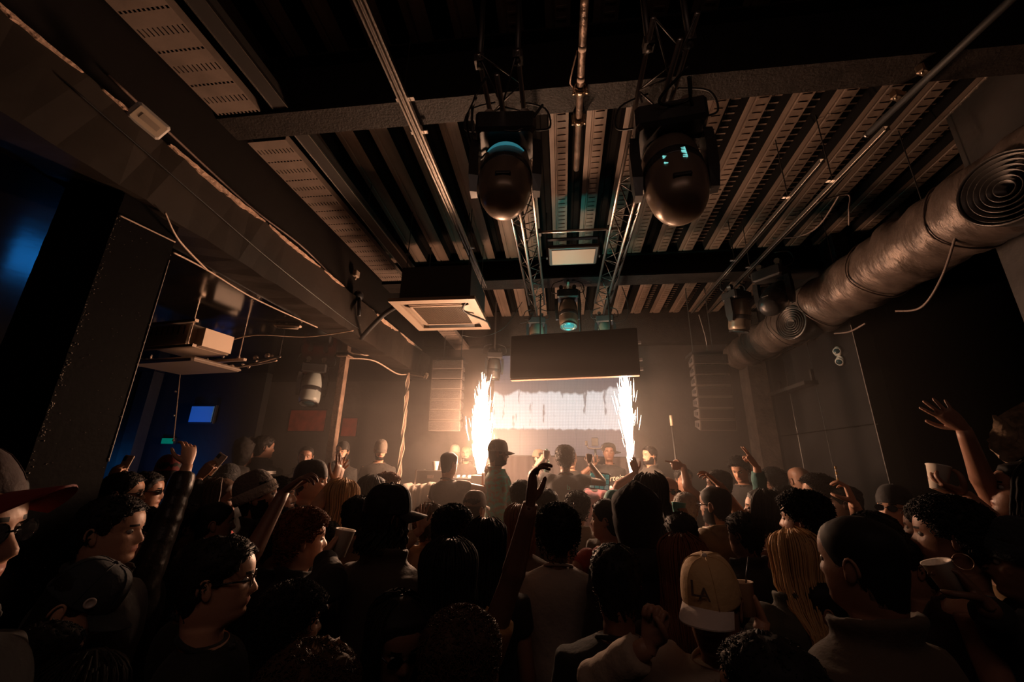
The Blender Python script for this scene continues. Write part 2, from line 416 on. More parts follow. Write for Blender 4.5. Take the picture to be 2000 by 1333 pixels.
# centre pipe with clamps
t = thing('centre_pipe', 'worn taped scaffold pipe hung lengthwise between the trusses', 'pipe', (0.175, 0, 4.42))
MB().cyl((0, 0.3, 0), (0, 2.95, 0), 0.024, 14).build('tube', mat('worn_pipe', (0.16, 0.11, 0.085), 0.4, metal=0.5, bump=0.5, bscale=30, var=0.6, vscale=14), t, True)
for y in (1.85, 2.06): MB().cyl((0, y, 0), (0, y + 0.035, 0), 0.0255, 14).build('tape_band', mat('tape', (0.5, 0.38, 0.3), 0.6), t, True)
for y in (2.17, 2.43):
    c = MB(); c.cyl((0, y - 0.025, 0), (0, y + 0.025, 0), 0.036, 14); c.box((0, y, 0.05), (0.07, 0.05, 0.05))
    for s in (-1, 1): c.cyl((s * 0.045, y, -0.02), (s * 0.045, y, 0.06), 0.007, 8); c.cyl((s * 0.045, y, -0.03), (s * 0.045, y, -0.018), 0.012, 6)
    c.build('beam_clamp', BRASSY, t, True)
MB().tube(curve_pts([(-0.03, 1.9, 0.02), (-0.07, 2.05, -0.03), (-0.06, 2.15, 0.03), (-0.02, 2.2, 0.05)], 14), 0.005, 6).build('cord', mat('tan_cord', (0.45, 0.3, 0.22), 0.6), t, True)

# strut channel pairs
def strut_pair(name, label, xs, z, y0, y1, hang):
    t = thing(name, label, 'rail', (0, 0, z))
    for x in xs:
        b = MB(); L = y1 - y0; yc = (y0 + y1) / 2
        b.box((x - 0.017, yc, 0), (0.005, L, 0.036)); b.box((x + 0.017, yc, 0), (0.005, L, 0.036)); b.box((x, yc, 0.018), (0.036, L, 0.004))
        b.box((x - 0.012, yc, -0.018), (0.008, L, 0.004)); b.box((x + 0.012, yc, -0.018), (0.008, L, 0.004))
        b.build('channel', BAREMETAL, t)
    for y in hang:
        MB().box((sum(xs) / len(xs), y, 0.03), (abs(xs[-1] - xs[0]) + 0.1, 0.03, 0.012)).build('cross_bracket', BAREMETAL, t)
        MB().cyl((xs[0], y, 0.03), (xs[0], y, zc(y) - z + 0.05), 0.005, 6).build('drop_rod', DARKMETAL, t)
    return t
strut_pair('strut_rail', 'twin metal channel rail running beside the left truss', (-1.09, -1.055), 4.4, 0.6, 5.25, (2.12, 2.42, 4.2))
strut_pair('strut_rail', 'inner metal channel rail carrying lights on the right', (2.12,), 4.3, 2.9, 6.25, (3.4, 4.6))
strut_pair('strut_rail', 'outer metal channel rail carrying lights on the right', (2.38,), 4.3, 2.6, 6.3, (3.2, 4.8))

# slotted channel at the far right
t = thing('slotted_channel', 'slotted pale metal channel lit beside the big duct', 'rail', (3.42, 0, 4.3))
b = MB(); 
for k in range(26): b.box((0, 2.6 + k * 0.05, 0), (0.045, 0.036, 0.005))
for s in (-1, 1): b.box((s * 0.018, 3.25, 0.001), (0.009, 1.3, 0.006))
b.build('face', mat('pale_galvanised', (0.85, 0.6, 0.42), 0.35, metal=0.6), t)
MB().box((0, 3.25, 0.03), (0.045, 1.3, 0.03)).build('back', DARKMETAL, t)
# clamps on the near beam, right
for (x, y, lab) in ((2.42, 2.28, 'rusty beam clamp catching light, upper one at the right'), (2.40, 2.47, 'rusty beam clamp catching light, lower one at the right')):
    t = thing('beam_clamp', lab, 'clamp', (x, y, 4.45), 0.4)
    MB().bbox((0, 0, 0), (0.12, 0.05, 0.06), 0.008).build('jaw', BRASSY, t)
    MB().cyl((0.04, 0, -0.05), (0.04, 0, 0.05), 0.009, 8).build('bolt', BRASSY, t, True)
    MB().cyl((-0.04, 0, -0.04), (-0.04, 0, 0.04), 0.009, 8).build('bolt', BRASSY, t, True)
t = thing('scaffold_pipe', 'dark scaffold pipe clamped below the near beam at the right', 'pipe', (0, 0, 0))
MB().cyl((2.55, 1.2, 4.4), (2.38, 2.75, 4.4), 0.024, 12).build('tube', RUBBER, t, True)
MB().cyl((2.379, 2.75, 4.4), (2.377, 2.77, 4.4), 0.026, 12).build('end_cap', BAREMETAL, t, True)

# perforated cable trays
TRAYM = mat('perforated_tray_steel', (0.22, 0.165, 0.135), 0.5, metal=0.25, bump=0.1, bscale=30, var=0.18, vscale=5)
def tray(label, x0, x1, z, y0, y1):
    t = thing('cable_tray', label, 'cable tray', ((x0 + x1) / 2, y0, z))
    w = x1 - x0; b = MB(); y = 0.0; L = y1 - y0; k = 0
    while y < L - 0.05:
        b.box((0, y + 0.045, 0), (w, 0.09, 0.003))                      # plain band
        y += 0.09
        h = 0.05 if k % 2 == 0 else 0.016                               # row of long slits, then a row of short holes
        n = 10 if k % 2 == 0 else 11
        st = w / n; hole = 0.011 if k % 2 == 0 else 0.019
        for i in range(n + 1):
            x = -w / 2 + i * st
            a = max(-w / 2, x - st / 2 + hole / 2); c = min(w / 2, x + st / 2 - hole / 2)
            b.box(((a + c) / 2, y + h / 2, 0), (c - a, h, 0.003))
        y += h; k += 1
    b.build('base_plate', TRAYM, t)
    for s in (-1, 1): MB().box((s * (w / 2 + 0.002), y / 2, 0.03), (0.004, y, 0.063)).build('side_wall', TRAYM, t)
    return t
tray('perforated cable tray before the near beam on the left', -2.62, -2.27, 4.5, 0.2, 2.15)
tray('perforated cable tray between the two beams on the left', -2.60, -2.26, 4.5, 2.45, 5.2)
t = thing('cable_trunking', 'dark cable trunking running beside the perforated trays', 'trunking', (-2.1, 0, 4.52))
for y0, y1 in ((0.2, 2.17), (2.43, 5.2)):
    MB().box((0, (y0 + y1) / 2, 0.04), (0.12, y1 - y0, 0.09)).build('duct_body', DARKMETAL, t)
    for s in (-1, 1): MB().box((s * 0.062, (y0 + y1) / 2, 0.0), (0.006, y1 - y0, 0.02)).build('edge_lip', MATS['bare_metal'], t)
for y in (0.9, 2.3, 3.6, 4.8): MB().cyl((0, y, 0.08), (0, y, zc(y) - 4.53), 0.006, 6).build('drop_rod', DARKMETAL, t)
tray('short bare cable tray end beside the left speaker stack', -1.98, -1.72, 4.0, 5.7, 7.2)

# big insulated duct on the right
def duct():
    t = thing('ventilation_duct', 'large foil wrapped ventilation duct along the right wall', 'duct', (0, 0, 0))
    r = np.random.default_rng(4)
    n = 120; A = 40; ys = np.linspace(1.2, 7.4, n)
    ctr = np.stack([3.2 + 0 * ys, ys, 3.86 + 0 * ys], 1)
    ang = np.arange(A) * 2 * PI / A
    rad = 0.30 + 0.01 * np.sin(ys * 9) + np.where(ys > 5.35, -0.045, 0) * np.clip((ys - 5.2) / 0.2, 0, 1) + 0.012 * np.exp(-((ys - 5.15) / 0.2) ** 2)
    nz = sum(r.normal(0, 1) * np.sin(ys[:, None] * r.uniform(5, 40) + ang[None] * r.integers(-4, 5) + r.uniform(0, 6)) for _ in range(26)) * 0.0022
    nz += r.normal(0, 0.0022, (n, A))
    rr = rad[:, None] + nz
    rg = np.stack([ctr[:, :1] + rr * np.cos(ang), np.repeat(ys[:, None], A, 1), ctr[:, 2:] + rr * np.sin(ang)], -1)
    FOIL = mat('wrinkled_foil', (0.13, 0.096, 0.08), 0.42, metal=0.4, bump=0.6, bscale=11, var=0.3, vscale=4, stretch=(1, 2.4, 1))
    MB().rings(rg).build('jacket', FOIL, t, True)
    for y in (2.2, 3.1, 4.0, 4.85, 5.65, 6.5):
        a = np.linspace(0, 2 * PI, 33)
        MB().tube(np.stack([3.2 + 0.312 * np.cos(a), y + 0.03 * np.sin(3 * a + y), 3.86 + 0.312 * np.sin(a)], 1), 0.008, 6).build('strap', FOIL, t, True)
    # round diffusers facing the dance floor
    for (dpx, dpy, rr_, ax) in ((1545, 631, 0.2, (-0.93, -0.36, -0.05)), (1962, 368, 0.23, (-0.95, -0.3, -0.1))):
        axv = Vector(ax).normalized(); q = axv.to_track_quat('Z', 'Y').to_matrix().to_4x4()
        q.translation = at_x(dpx, dpy, 2.86) - np.array(axv) * 0.1
        df = MB().lathe([(rr_ * 0.98, -0.2), (rr_ * 1.05, 0.1), (rr_ * 1.0, 0.12), (rr_ * 0.96, 0.1), (rr_ * 0.95, 0.02), (0.01, 0.0)], 36, 0, q).build('diffuser', DARKMETAL, t, True)
        for k in range(6):
            r0 = rr_ * (0.15 + 0.14 * k)
            MB().lathe([(r0 - 0.006, 0.03), (r0 + 0.014, 0.105), (r0 + 0.02, 0.105), (r0, 0.03)], 36, 0, q).build('cone_ring', DARKMETAL, df, True)
    for y in (3.4, 4.6, 6.0):
        MB().cyl((3.2, y, 4.15), (3.2, y, zc(y)), 0.005, 6).build('hanger_rod', DARKMETAL, t)
    return t
duct()

# ---------------------------------------------------------------- moving head lamps
MHM = mat('lamp_housing', (0.028, 0.026, 0.026), 0.3)
MHM2 = mat('lamp_housing_bronze', (0.2, 0.145, 0.105), 0.33, metal=0.35)
LENS = mat('lamp_lens', (0.02, 0.05, 0.06), 0.06)
CYAN_REFLECT = mat('cyan_reflection', (0.1, 0.5, 0.6), 0.2, emit=0.25, ecol=(0.08, 0.5, 0.62))  # faint glow paints in a cyan reflection on the left lamp
CYANDISP = mat('cyan_display', (0.1, 0.6, 0.6), 0.4, emit=0.8, ecol=(0.25, 0.85, 0.8))
LOGOM = mat('dark_badge', (0.02, 0.017, 0.015), 0.4)
def moving_head(label, loc, s=1.0, rz=0.0, tilt=0.0, hang=True, group=None, mouth='down', display=False, arc=False, headmat=None):
    """hanging moving head: base box at the top, two yoke arms, tilting barrel; loc = base top centre"""
    hm = headmat or MHM2
    t = thing('moving_head_light', label, 'stage light', loc, rz, group)
    B = lambda: MB()
    def bld(b, name, m, par=None, smooth=False):
        o = b.build(name, m, par or t, smooth); return o
    g = 1 if hang else -1
    def sc(v): return tuple(q * s for q in v)
    b = B().bbox((0, 0, -0.075 * s * g), sc((0.36, 0.27, 0.15)), 0.02 * s); bld(b, 'base', MHM)
    for x in (-0.11, 0.11):
        c = B(); c.box((x * s, 0, 0.03 * s * g), sc((0.05, 0.06, 0.07))); c.cyl((x * s, -0.03 * s, 0.08 * s * g), (x * s, 0.03 * s, 0.08 * s * g), 0.035 * s, 12)
        bld(c, 'hook_clamp', BAREMETAL if s > 0.9 else DARKMETAL)
    for x in (-1, 1):
        p = np.array([(0, -0.14), (0.005, -0.25), (0.0, -0.40), (0.0, -0.5)]) * s
        rg = []
        for (dx, z), w, th in zip(p, (0.1, 0.115, 0.12, 0.07), (0.05, 0.055, 0.055, 0.04)):
            w *= s; th *= s; xc = x * (0.185 * s + dx)
            rg.append([(xc - th / 2, -w / 2, z * g), (xc + th / 2, -w / 2 * .8, z * g), (xc + th / 2, w / 2 * .8, z * g), (xc - th / 2, w / 2, z * g)])
        b = B().rings(np.array(rg)); bld(b, 'yoke_arm', MHM)
    # barrel, axis local z, pivot between the arms
    pv = Vector((0, 0, -0.40 * s * g)); mt = Matrix.Translation(pv) @ Matrix.Rotation(tilt, 4, 'X')
    pr = [(0.05, 0.235), (0.11, 0.23), (0.142, 0.205), (0.15, 0.16), (0.152, 0.0), (0.158, -0.04), (0.15, -0.12), (0.135, -0.2), (0.115, -0.25), (0.085, -0.275), (0.03, -0.285)]
    hd = bld(B().lathe([(a * s, c * s) for a, c in pr], 32, 0, mt), 'head', hm, None, True)
    bld(B().lathe([(0.135 * s, 0.228 * s), (0.14 * s, 0.245 * s), (0.118 * s, 0.245 * s), (0.115 * s, 0.22 * s)], 32, 0, mt), 'lens_ring', MHM, hd, True)
    bld(B().lathe([(0.115 * s, 0.225 * s), (0.07 * s, 0.24 * s), (0.01 * s, 0.244 * s)], 28, 0, mt), 'lens', LENS, hd, True)
    bld(B().lathe([(0.1535 * s, 0.06 * s), (0.157 * s, 0.05 * s), (0.157 * s, -0.0 * s), (0.1535 * s, -0.01 * s)], 32, 0, mt), 'band', MHM, hd, True)
    bd = B().bbox((0, -0.118 * s, -0.19 * s), sc((0.085, 0.06, 0.022)), 0.004 * s)
    bld_o = bd.build('badge', LOGOM, hd); 
    bld_o.matrix_local = mt
    if arc:  # crescent of painted reflection on the barrel
        a = np.linspace(-2.4, -0.75, 16)
        bld(B().tube([mt @ Vector((0.148 * s * math.cos(q), 0.148 * s * math.sin(q) - 0.004, 0.165 * s - 0.02 * s * math.cos((q + 1.57) * 1.2))) for q in a], np.sin(np.linspace(0.25, PI - 0.25, 16)) * 0.013 * s, 8), 'reflection_arc', CYAN_REFLECT, hd, True)
    if display:
        for k in range(7):
            o = B().box((0.03 * s, -0.152 * s, (0.02 - 0.014 * k) * s), sc((0.022, 0.006, 0.005))).build('display_bar', CYANDISP, hd); o.matrix_local = mt
        for k in range(3):
            o = B().box((-0.06 * s, -0.143 * s, (-0.02 - (0.016 if k < 2 else 0.03) * k) * s), sc((0.02, 0.006, 0.005)), rot=Matrix.Rotation(0.5, 3, 'Y')).build('display_bar', CYANDISP, hd); o.matrix_local = mt
    for x in (-1, 1):
        bld(B().tube(curve_pts([(x * 0.17 * s, 0, -0.03 * s), (x * 0.27 * s, 0.03, 0.02 * s), (x * 0.24 * s, 0.02, 0.16 * s), (x * 0.08 * s, 0.02, 0.22 * s)], 16), 0.007, 6), 'power_cable', RUBBER, None, True)
    return t
moving_head('large moving head lamp with painted cyan reflection on the left truss', at_y(990, 248, 2.12), 1.08, 0.08, R(-24), arc=True)
moving_head('large moving head lamp with cyan display on the right truss', at_y(1302, 232, 2.12), 1.15, -0.12, R(-20), display=True)
moving_head('small cyan lit moving head under the left truss end', (-0.34, 5.72, 4.06), 0.72, 0.1, R(178))
moving_head('small cyan lit moving head under the right truss end', (0.68, 5.72, 4.06), 0.72, -0.1, R(176))
moving_head('cyan striped moving head hung at the end of the centre pipe', (0.13, 5.3, 4.3), 0.85, 0.0, R(170))
moving_head('black moving head at the stage end of the inner right rail', at_y(1437, 572, 5.2), 0.85, 0.5, R(192))
moving_head('bulky black moving head on the outer right rail', at_y(1503, 528, 4.7), 0.95, -0.9, R(-50), headmat=MHM)
moving_head('pale moving head hung by the square post', at_y(617, 712, 5.4), 0.95, 0.4, R(165), headmat=mat('lamp_housing_grey', (0.33, 0.35, 0.33), 0.4))
slim = moving_head('slim moving head hung left of the stage screen', at_y(966, 690, 6.6), 0.75, 0.2, R(185), headmat=DARKMETAL)
MB().cyl((0, 0, 0.05), (0, 0, zc(6.6) - slim.location.z - 0.01), 0.014, 8).build('drop_tube', DARKMETAL, slim)
# vertical drop pipe above the centre lamp
t = thing('drop_pipe', 'short taped drop pipe holding the centre lamp', 'pipe', (0.13, 4.95, 4.3))
MB().cyl((0, 0, 0.0), (0, 0.35, 0.02), 0.022, 12).build('tube', MATS['worn_pipe'], t, True)
MB().box((0, 0.36, 0.04), (0.11, 0.06, 0.08)).build('clamp', BRASSY, t)
# cable loops at the near truss ends
CBL = mat('black_cable', (0.014, 0.013, 0.013), 0.45)
for i, (lab, ks) in enumerate((
    ('black cable loop at the near end of the left truss', [(950, 150, 1.8), (925, 200, 1.95), (925, 262, 2.05), (955, 250, 2.0), (1015, 255, 2.0), (1060, 205, 2.0)]),
    ('black cable hanging round the large left lamp', [(930, 190, 1.9), (912, 240, 2.05), (930, 310, 2.2), (950, 300, 2.15)]),
    ('black cable curling beside the large right lamp', [(1345, 150, 1.8), (1352, 205, 1.95), (1375, 250, 2.1), (1365, 268, 2.1), (1350, 265, 2.1)]),
    ('black cable loop at the near end of the right truss', [(1345, 130, 1.75), (1290, 190, 1.9), (1300, 205, 1.95), (1345, 195, 1.95), (1348, 150, 1.85)]))):
    cable('cable_loop', lab, [at_y(*k) for k in ks], 0.009, CBL)
# truss hangers at the near ends
for x, z, lab in ((-0.456, 4.3, 'upright hanger pole at the near end of the left truss'), (0.55, 4.3, 'upright hanger pole at the near end of the right truss'), (0.78, 4.3, 'second upright hanger pole beside the large right lamp'), (-0.22, 4.3, 'second upright hanger pole beside the large left lamp')):
    t = thing('hanger_pole', lab, 'pole', (x, 1.8, z))
    MB().cyl((0, 0, -0.05), (0, 0, zc(1.8) - z), 0.018, 10).build('tube', DARKMETAL, t, True)
    MB().box((0, 0, 0), (0.06, 0.06, 0.06)).build('clamp', DARKMETAL, t)

# ---------------------------------------------------------------- flat flood lamp, small floodlight
t = thing('flat_floodlight', 'flat rectangular floodlight hung before the far beam', 'floodlight', (0.18, 4.3, 4.3))
MB().bbox((0, 0, 0.03), (0.58, 0.42, 0.05), 0.01).build('housing', DARKMETAL, t)
MB().box((0, 0, 0.001), (0.5, 0.34, 0.006)).build('diffuser', mat('milky_diffuser', (0.4, 0.34, 0.27), 0.5), t)
for x in (-0.31, 0.31):
    MB().box((x, 0, 0.12), (0.015, 0.05, 0.25)).build('bracket', DARKMETAL, t)
    MB().cyl((x, 0, 0.24), (x, 0, zc(4.3) - 4.3 + 0.02), 0.006, 6).build('drop_rod', DARKMETAL, t)
MB().box((0, 0, 0.25), (0.64, 0.05, 0.015)).build('bracket', DARKMETAL, t)
p = at_x(291, 238, -2.5)
t = thing('small_floodlight', 'small pale rimmed floodlight on the concrete beam', 'floodlight', p)
_ez = Vector((-0.72, 0.3, 0.62)).normalized(); _ey = Vector((0, 1, 0)); _ey = (_ey - _ez * _ey.dot(_ez)).normalized(); _ex = _ey.cross(_ez)
q = Matrix((( _ex.x, _ey.x, _ez.x), (_ex.y, _ey.y, _ez.y), (_ex.z, _ey.z, _ez.z))).to_4x4()
def putm(b, name, m, par, mt, smooth=False):
    o = b.build(name, m, par, smooth); o.matrix_local = mt; return o
putm(MB().bbox((0, 0, 0.02), (0.12, 0.19, 0.035), 0.012), 'rim', mat('pale_grey_rim', (0.5, 0.45, 0.4), 0.5), t, q)
putm(MB().box((0, 0, 0.0005), (0.09, 0.155, 0.005)), 'glass', mat('flood_glass', (0.62, 0.5, 0.38), 0.25), t, q)
putm(MB().box((0, 0.005, -0.003), (0.035, 0.1, 0.004)), 'reflector', mat('flood_reflector', (0.4, 0.32, 0.25), 0.3), t, q)
putm(MB().box((0.03, 0, 0.06), (0.02, 0.1, 0.06)), 'bracket', DARKMETAL, t, q)

# ---------------------------------------------------------------- ceiling cassette unit and duct-type unit
t = thing('cassette_air_conditioner', 'square ceiling air conditioner with grille left of the trusses', 'air conditioner', (-1.42, 4.5, 3.68))
PALE = mat('yellowed_white_plastic', (0.3, 0.23, 0.175), 0.5)
MB().box((0, 0.02, 0.24), (0.84, 0.86, 0.44)).build('casing', mat('casing_dark', (0.035, 0.03, 0.028), 0.5), t)
fb = MB()
for (cx, cy, sx, sy) in ((0, -0.47, 1.0, 0.1), (0, 0.47, 1.0, 0.1), (-0.45, 0, 0.1, 0.84), (0.45, 0, 0.1, 0.84)): fb.box((cx, cy, 0), (sx, sy, 0.04))
fb.build('fascia', PALE, t)
for (cx, cy, sx, sy, ax) in ((0, -0.36, 0.62, 0.08, 'X'), (0, 0.36, 0.62, 0.08, 'X'), (-0.35, 0, 0.08, 0.62, 'Y'), (0.35, 0, 0.08, 0.62, 'Y')):
    a = R(18) * (1 if (cy > 0 or cx < 0) else -1)
    MB().box((cx, cy, -0.004), (sx, sy, 0.012), rot=Matrix.Rotation(a if ax == 'Y' else -a, 3, ax)).build('louvre_flap', PALE if cy < 0.3 else BLKPLASTIC, t)
gb = MB(); MB().box((0, 0, 0.03), (0.8, 0.8, 0.01)).build('grille_back', BLACK, t)
for k in range(31):
    gb.box((-0.3 + 0.02 * k, 0, 0.0), (0.004, 0.6, 0.008)); gb.box((0, -0.3 + 0.02 * k, 0.001), (0.6, 0.004, 0.008))
gb.build('grille', mat('grille_brown', (0.12, 0.085, 0.06), 0.5), t)
for (cx, cy, sx, sy) in ((0, -0.31, 0.66, 0.03), (0, 0.31, 0.66, 0.03), (-0.315, 0, 0.03, 0.62), (0.315, 0, 0.03, 0.62)): MB().box((cx, cy, -0.002), (sx, sy, 0.018)).build('grille_frame', PALE, t)
for x in (-0.38, 0.38):
    for y in (-0.38, 0.38): MB().cyl((x, y, 0.46), (x, y, zc(4.5 + y) - 3.68), 0.005, 6).build('drop_rod', DARKMETAL, t)
MB().tube(curve_pts([(0.45, 0.45, 0.02), (0.5, 0.2, -0.02), (0.3, -0.2, -0.03), (0.42, -0.45, 0.02)], 16), 0.012, 6).build('hanging_cable', RUBBER, t, True)
MB().tube(curve_pts([(-0.45, -0.2, 0.1), (-0.75, -0.05, 0.02), (-1.05, 0.1, -0.18), (-1.15, 0.2, -0.22)], 16), 0.03, 8).build('pipe', RUBBER, t, True)

p = at_y(372, 668, 3.9)
t = thing('ducted_air_conditioner', 'pale box air conditioner hung under the low side ceiling', 'air conditioner', p, R(-8))
WM = mat('warm_white_metal', (0.68, 0.52, 0.4), 0.4)
MB().bbox((0, 0, 0), (0.6, 0.5, 0.24), 0.01).build('casing', WM, t)
MB().box((0.36, 0, -0.02), (0.12, 0.34, 0.2)).build('junction_box', WM, t)
for k in range(7): MB().box((-0.25 + k * 0.08, -0.255, 0.05), (0.004, 0.012, 0.1)).build('seam', DARKMETAL, t)
for (y, z) in ((-0.34, 0.1), (-0.3, -0.16), (0.3, -0.16)): MB().box((0, y, z), (1.0, 0.04, 0.03)).build('support_channel', mat('support_metal', (0.5, 0.38, 0.3), 0.35, metal=0.6), t)
for x in (-0.45, 0.4):
    for y in (-0.3, 0.3): MB().cyl((x, y, -0.17), (x, y, 3.45 - p[2]), 0.006, 6).build('drop_rod', MATS['support_metal'], t)
MB().bbox((-0.1, 0.1, -0.26), (0.95, 0.6, 0.05), 0.02).build('drip_tray', mat('drip_tray', (0.25, 0.19, 0.15), 0.5), t)
# light batten on the low ceiling
p = at_z(562, 637, 3.42)
t = thing('light_batten', 'small unlit batten on the low side ceiling', 'lamp', p, R(12))
MB().bbox((0, 0, 0), (0.3, 0.05, 0.03), 0.008).build('housing', WM, t); MB().cyl((-0.12, 0, -0.025), (0.12, 0, -0.025), 0.012, 10).build('tube', PALE, t, True)

# ---------------------------------------------------------------- small fittings on walls
for (px, py, lab, rx) in ((1637, 687, 'white dome security camera, upper of the pair', 0.2), (1642, 705, 'white dome security camera, lower of the pair', -0.3)):
    p = at_x(px, py, 3.48)
    t = thing('dome_camera', lab, 'security camera', p)
    q = Vector((-0.72, -0.62 - rx * 0.3, -0.22 + rx * 0.6)).to_track_quat('Z', 'Y').to_matrix().to_4x4()
    WC = mat('camera_white', (0.8, 0.76, 0.7), 0.35)
    putm(MB().lathe([(0.062, -0.01), (0.064, 0.012), (0.058, 0.022), (0.05, 0.024)], 24), 'base_ring', WC, t, Matrix.Rotation(R(-90), 4, 'Y'), True)
    putm(MB().lathe([(0.05, 0.0), (0.051, 0.03), (0.045, 0.05), (0.034, 0.06)], 24), 'eyeball', WC, t, q, True)
    putm(MB().lathe([(0.034, 0.0595), (0.03, 0.064), (0.005, 0.066)], 20), 'lens', LENS, t, q, True)
# wall and beam cables on the left
LC = mat('light_cable', (0.5, 0.36, 0.27), 0.5)
pl = [(-2.545, 1.3, 3.8), (-2.545, 2.2, 3.7), (-2.545, 3.0, 3.62), (-2.545, 4.2, 3.55), (-2.545, 4.6, 3.55)]
cable('beam_cable', 'thin dark cable stuck along the face of the concrete beam', pl, 0.006, CBL)
cable('beam_cable', 'cable clipped above the broken plaster of the beam', [(-2.64, 1.5, 4.1), (-2.64, 2.6, 4.02), (-2.64, 3.4, 4.05), (-2.64, 4.3, 3.97), (-2.6, 5.0, 3.96)], 0.009, mat('brown_cable', (0.2, 0.13, 0.1), 0.5))
zl = 3.44
def lowc(*pp): return [tuple(at_z(x, y, z)) for (x, y, z) in pp]
cable('sagging_cable', 'pale cable stretched below the low ceiling to the beam', lowc((338, 493, 3.36), (405, 528, 3.4), (500, 585, 3.4), (620, 640, 3.42)), 0.007, LC)
cable('sagging_cable', 'pale cable running down from the beam face', [at_x(322, 415, -2.53), at_x(350, 470, -2.6), at_z(405, 528, 3.4)], 0.007, LC)
cable('sagging_cable', 'thin cable draped from air conditioner to beam corner', lowc((440, 668, 3.3), (500, 655, 3.35), (600, 658, 3.38), (690, 646, 3.44)), 0.007, LC)
cable('sagging_cable', 'cable bundle swagged from the square post to the beam end', [at_y(680, 700, 5.5), at_y(730, 705, 5.7), at_y(775, 730, 6.2), at_y(800, 732, 6.6), at_y(835, 738, 7.0)], 0.012, LC)
cable('sagging_cable', 'thin cable hanging from the beam above the post', [at_y(645, 652, 5.2), at_y(700, 690, 5.4), at_y(728, 694, 5.6)], 0.006, LC)
cable('corner_cable', 'pale cable stub on the column top', [at_x(234, 421, -2.58), at_x(290, 448, -2.58), at_x(342, 473, -2.58)], 0.005, LC)
cable('wall_cable', 'black cable looping below the big duct', [at_x(1870, 450, 3.0), at_x(1840, 540, 3.0), at_x(1800, 600, 3.0), at_x(1750, 608, 3.0)], 0.009, mat('grey_cable', (0.2, 0.15, 0.13), 0.5))
cable('wall_cable', 'pale cable under the middle of the duct', [at_x(1690, 632, 3.1), at_x(1660, 648, 3.1), at_x(1630, 652, 3.2)], 0.009, MATS['grey_cable'])
cable('wall_cable', 'grey cable hanging from the right rail to the speaker', [at_y(1365, 615, 6.2), at_y(1378, 660, 6.2), at_y(1382, 690, 6.3)], 0.007, MATS['grey_cable'])
cable('rail_cable', 'cable looping between the right rails', [at_y(1640, 380, 3.6), at_y(1600, 440, 4.0), at_y(1560, 462, 4.4), at_y(1510, 466, 4.6)], 0.008, MATS['grey_cable'])
cable('rail_cable', 'cable drooping from the rail beside the duct top', [(2.38, 3.45, 4.29), at_y(1655, 380, 3.5), at_y(1658, 410, 3.5), at_y(1658, 440, 3.6)], 0.007, MATS['grey_cable'])
cable('drop_cable', 'long thin cable from the left truss end to the grille unit', [at_y(1020, 590, 5.6), at_y(985, 640, 5.4), at_y(940, 658, 5.2), at_y(900, 655, 5.0)], 0.005, CBL)
cable('drop_cable', 'thin cable slanting from the far beam to the black panel', [at_y(1132, 552, 5.5), at_y(1150, 600, 5.4), at_y(1172, 647, 5.2)], 0.005, CBL)
for (px, lab) in ((1030, 'hook shaped cable beside the left truss end'), (1215, 'cable loop beside the right truss end')):
    cable('drop_cable', lab, [at_y(px, 560, 5.6), at_y(px + 12, 600, 5.6), at_y(px + 6, 625, 5.6), at_y(px - 14, 632, 5.6)], 0.006, CBL)
# spotlight stubs on the left beam
p = at_x(710, 535, -2.5)
t = thing('junction_box', 'small white junction box above the concrete beam', 'junction box', (p[0], p[1], p[2]))
MB().bbox((-0.1, 0, 0), (0.06, 0.09, 0.09), 0.01).build('lid', PALE, t); MB().cyl((-0.1, 0, -0.08), (-0.1, 0, -0.04), 0.012, 8).build('gland', PALE, t, True)
p = at_x(705, 595, -2.5)
t = thing('wall_spotlight', 'black tube spotlight angled down from the beam', 'lamp', p)
MB().cyl((-0.04, 0, 0.1), (0.03, -0.06, -0.18), 0.022, 10).build('tube', BLKPLASTIC, t, True); MB().ell((-0.06, 0.02, 0.13), (0.06, 0.07, 0.07)).build('bracket', BLKPLASTIC, t, True)
# rags of foam under the beam end
for (px, py, lab) in ((833, 735, 'pale foam clump at the far end of the beam'), (803, 720, 'small pale foam clump under the beam')):
    p = at_y(px, py, 6.9); b = MB(); r = np.random.default_rng(px)
    for k in range(14): b.ell(p + r.normal(0, 0.022, 3), r.uniform(0.012, 0.03, 3), 7, 5)
    tag(b.build('foam_clump', mat('pale_foam', (0.85, 0.66, 0.48), 0.8), None, True), lab, 'foam')
# blue lit bar things
t = thing('light_box', 'glowing blue panel on the bar partition', 'light panel', at_y(397, 810, 6.55))
MB().bbox((0, 0, 0), (0.5, 0.06, 0.34), 0.01).build('frame', BLACK, t)
MB().box((0, -0.035, 0), (0.44, 0.02, 0.28)).build('board', mat('pale_board', (0.12, 0.35, 0.6), 0.6), t)
t = thing('blue_glow_panel', 'added blue glow panel out of view for the ceiling reflection', 'glow panel', (-9.02, 5.35, 1.7))  # unseen emitter, added for the blue reflection in the low ceiling
MB().bbox((0, 0, 0), (0.06, 1.1, 0.7), 0.01).build('frame', BLACK, t)
MB().box((0.035, 0, 0), (0.02, 1.0, 0.6)).build('diffuser', mat('blue_glow_emitter', (0.02, 0.1, 0.3), 0.5, emit=3.0, ecol=(0.01, 0.2, 0.65)), t)
for q in (-0.2, 0.1): MB().box((0.08, 0, q), (0.14, 1.0, 0.03)).build('glow_panel_board', BLACK, t)
t = thing('exit_sign', 'small green glowing exit sign on the bar partition', 'sign', at_y(330, 862, 6.58))
MB().bbox((0, 0, 0), (0.26, 0.05, 0.12), 0.008).build('box', BLACK, t)
MB().box((0, -0.028, 0), (0.23, 0.01, 0.095)).build('face', mat('green_glow', (0.0, 0.3, 0.1), 0.4, emit=0.12, ecol=(0.0, 0.5, 0.17)), t)
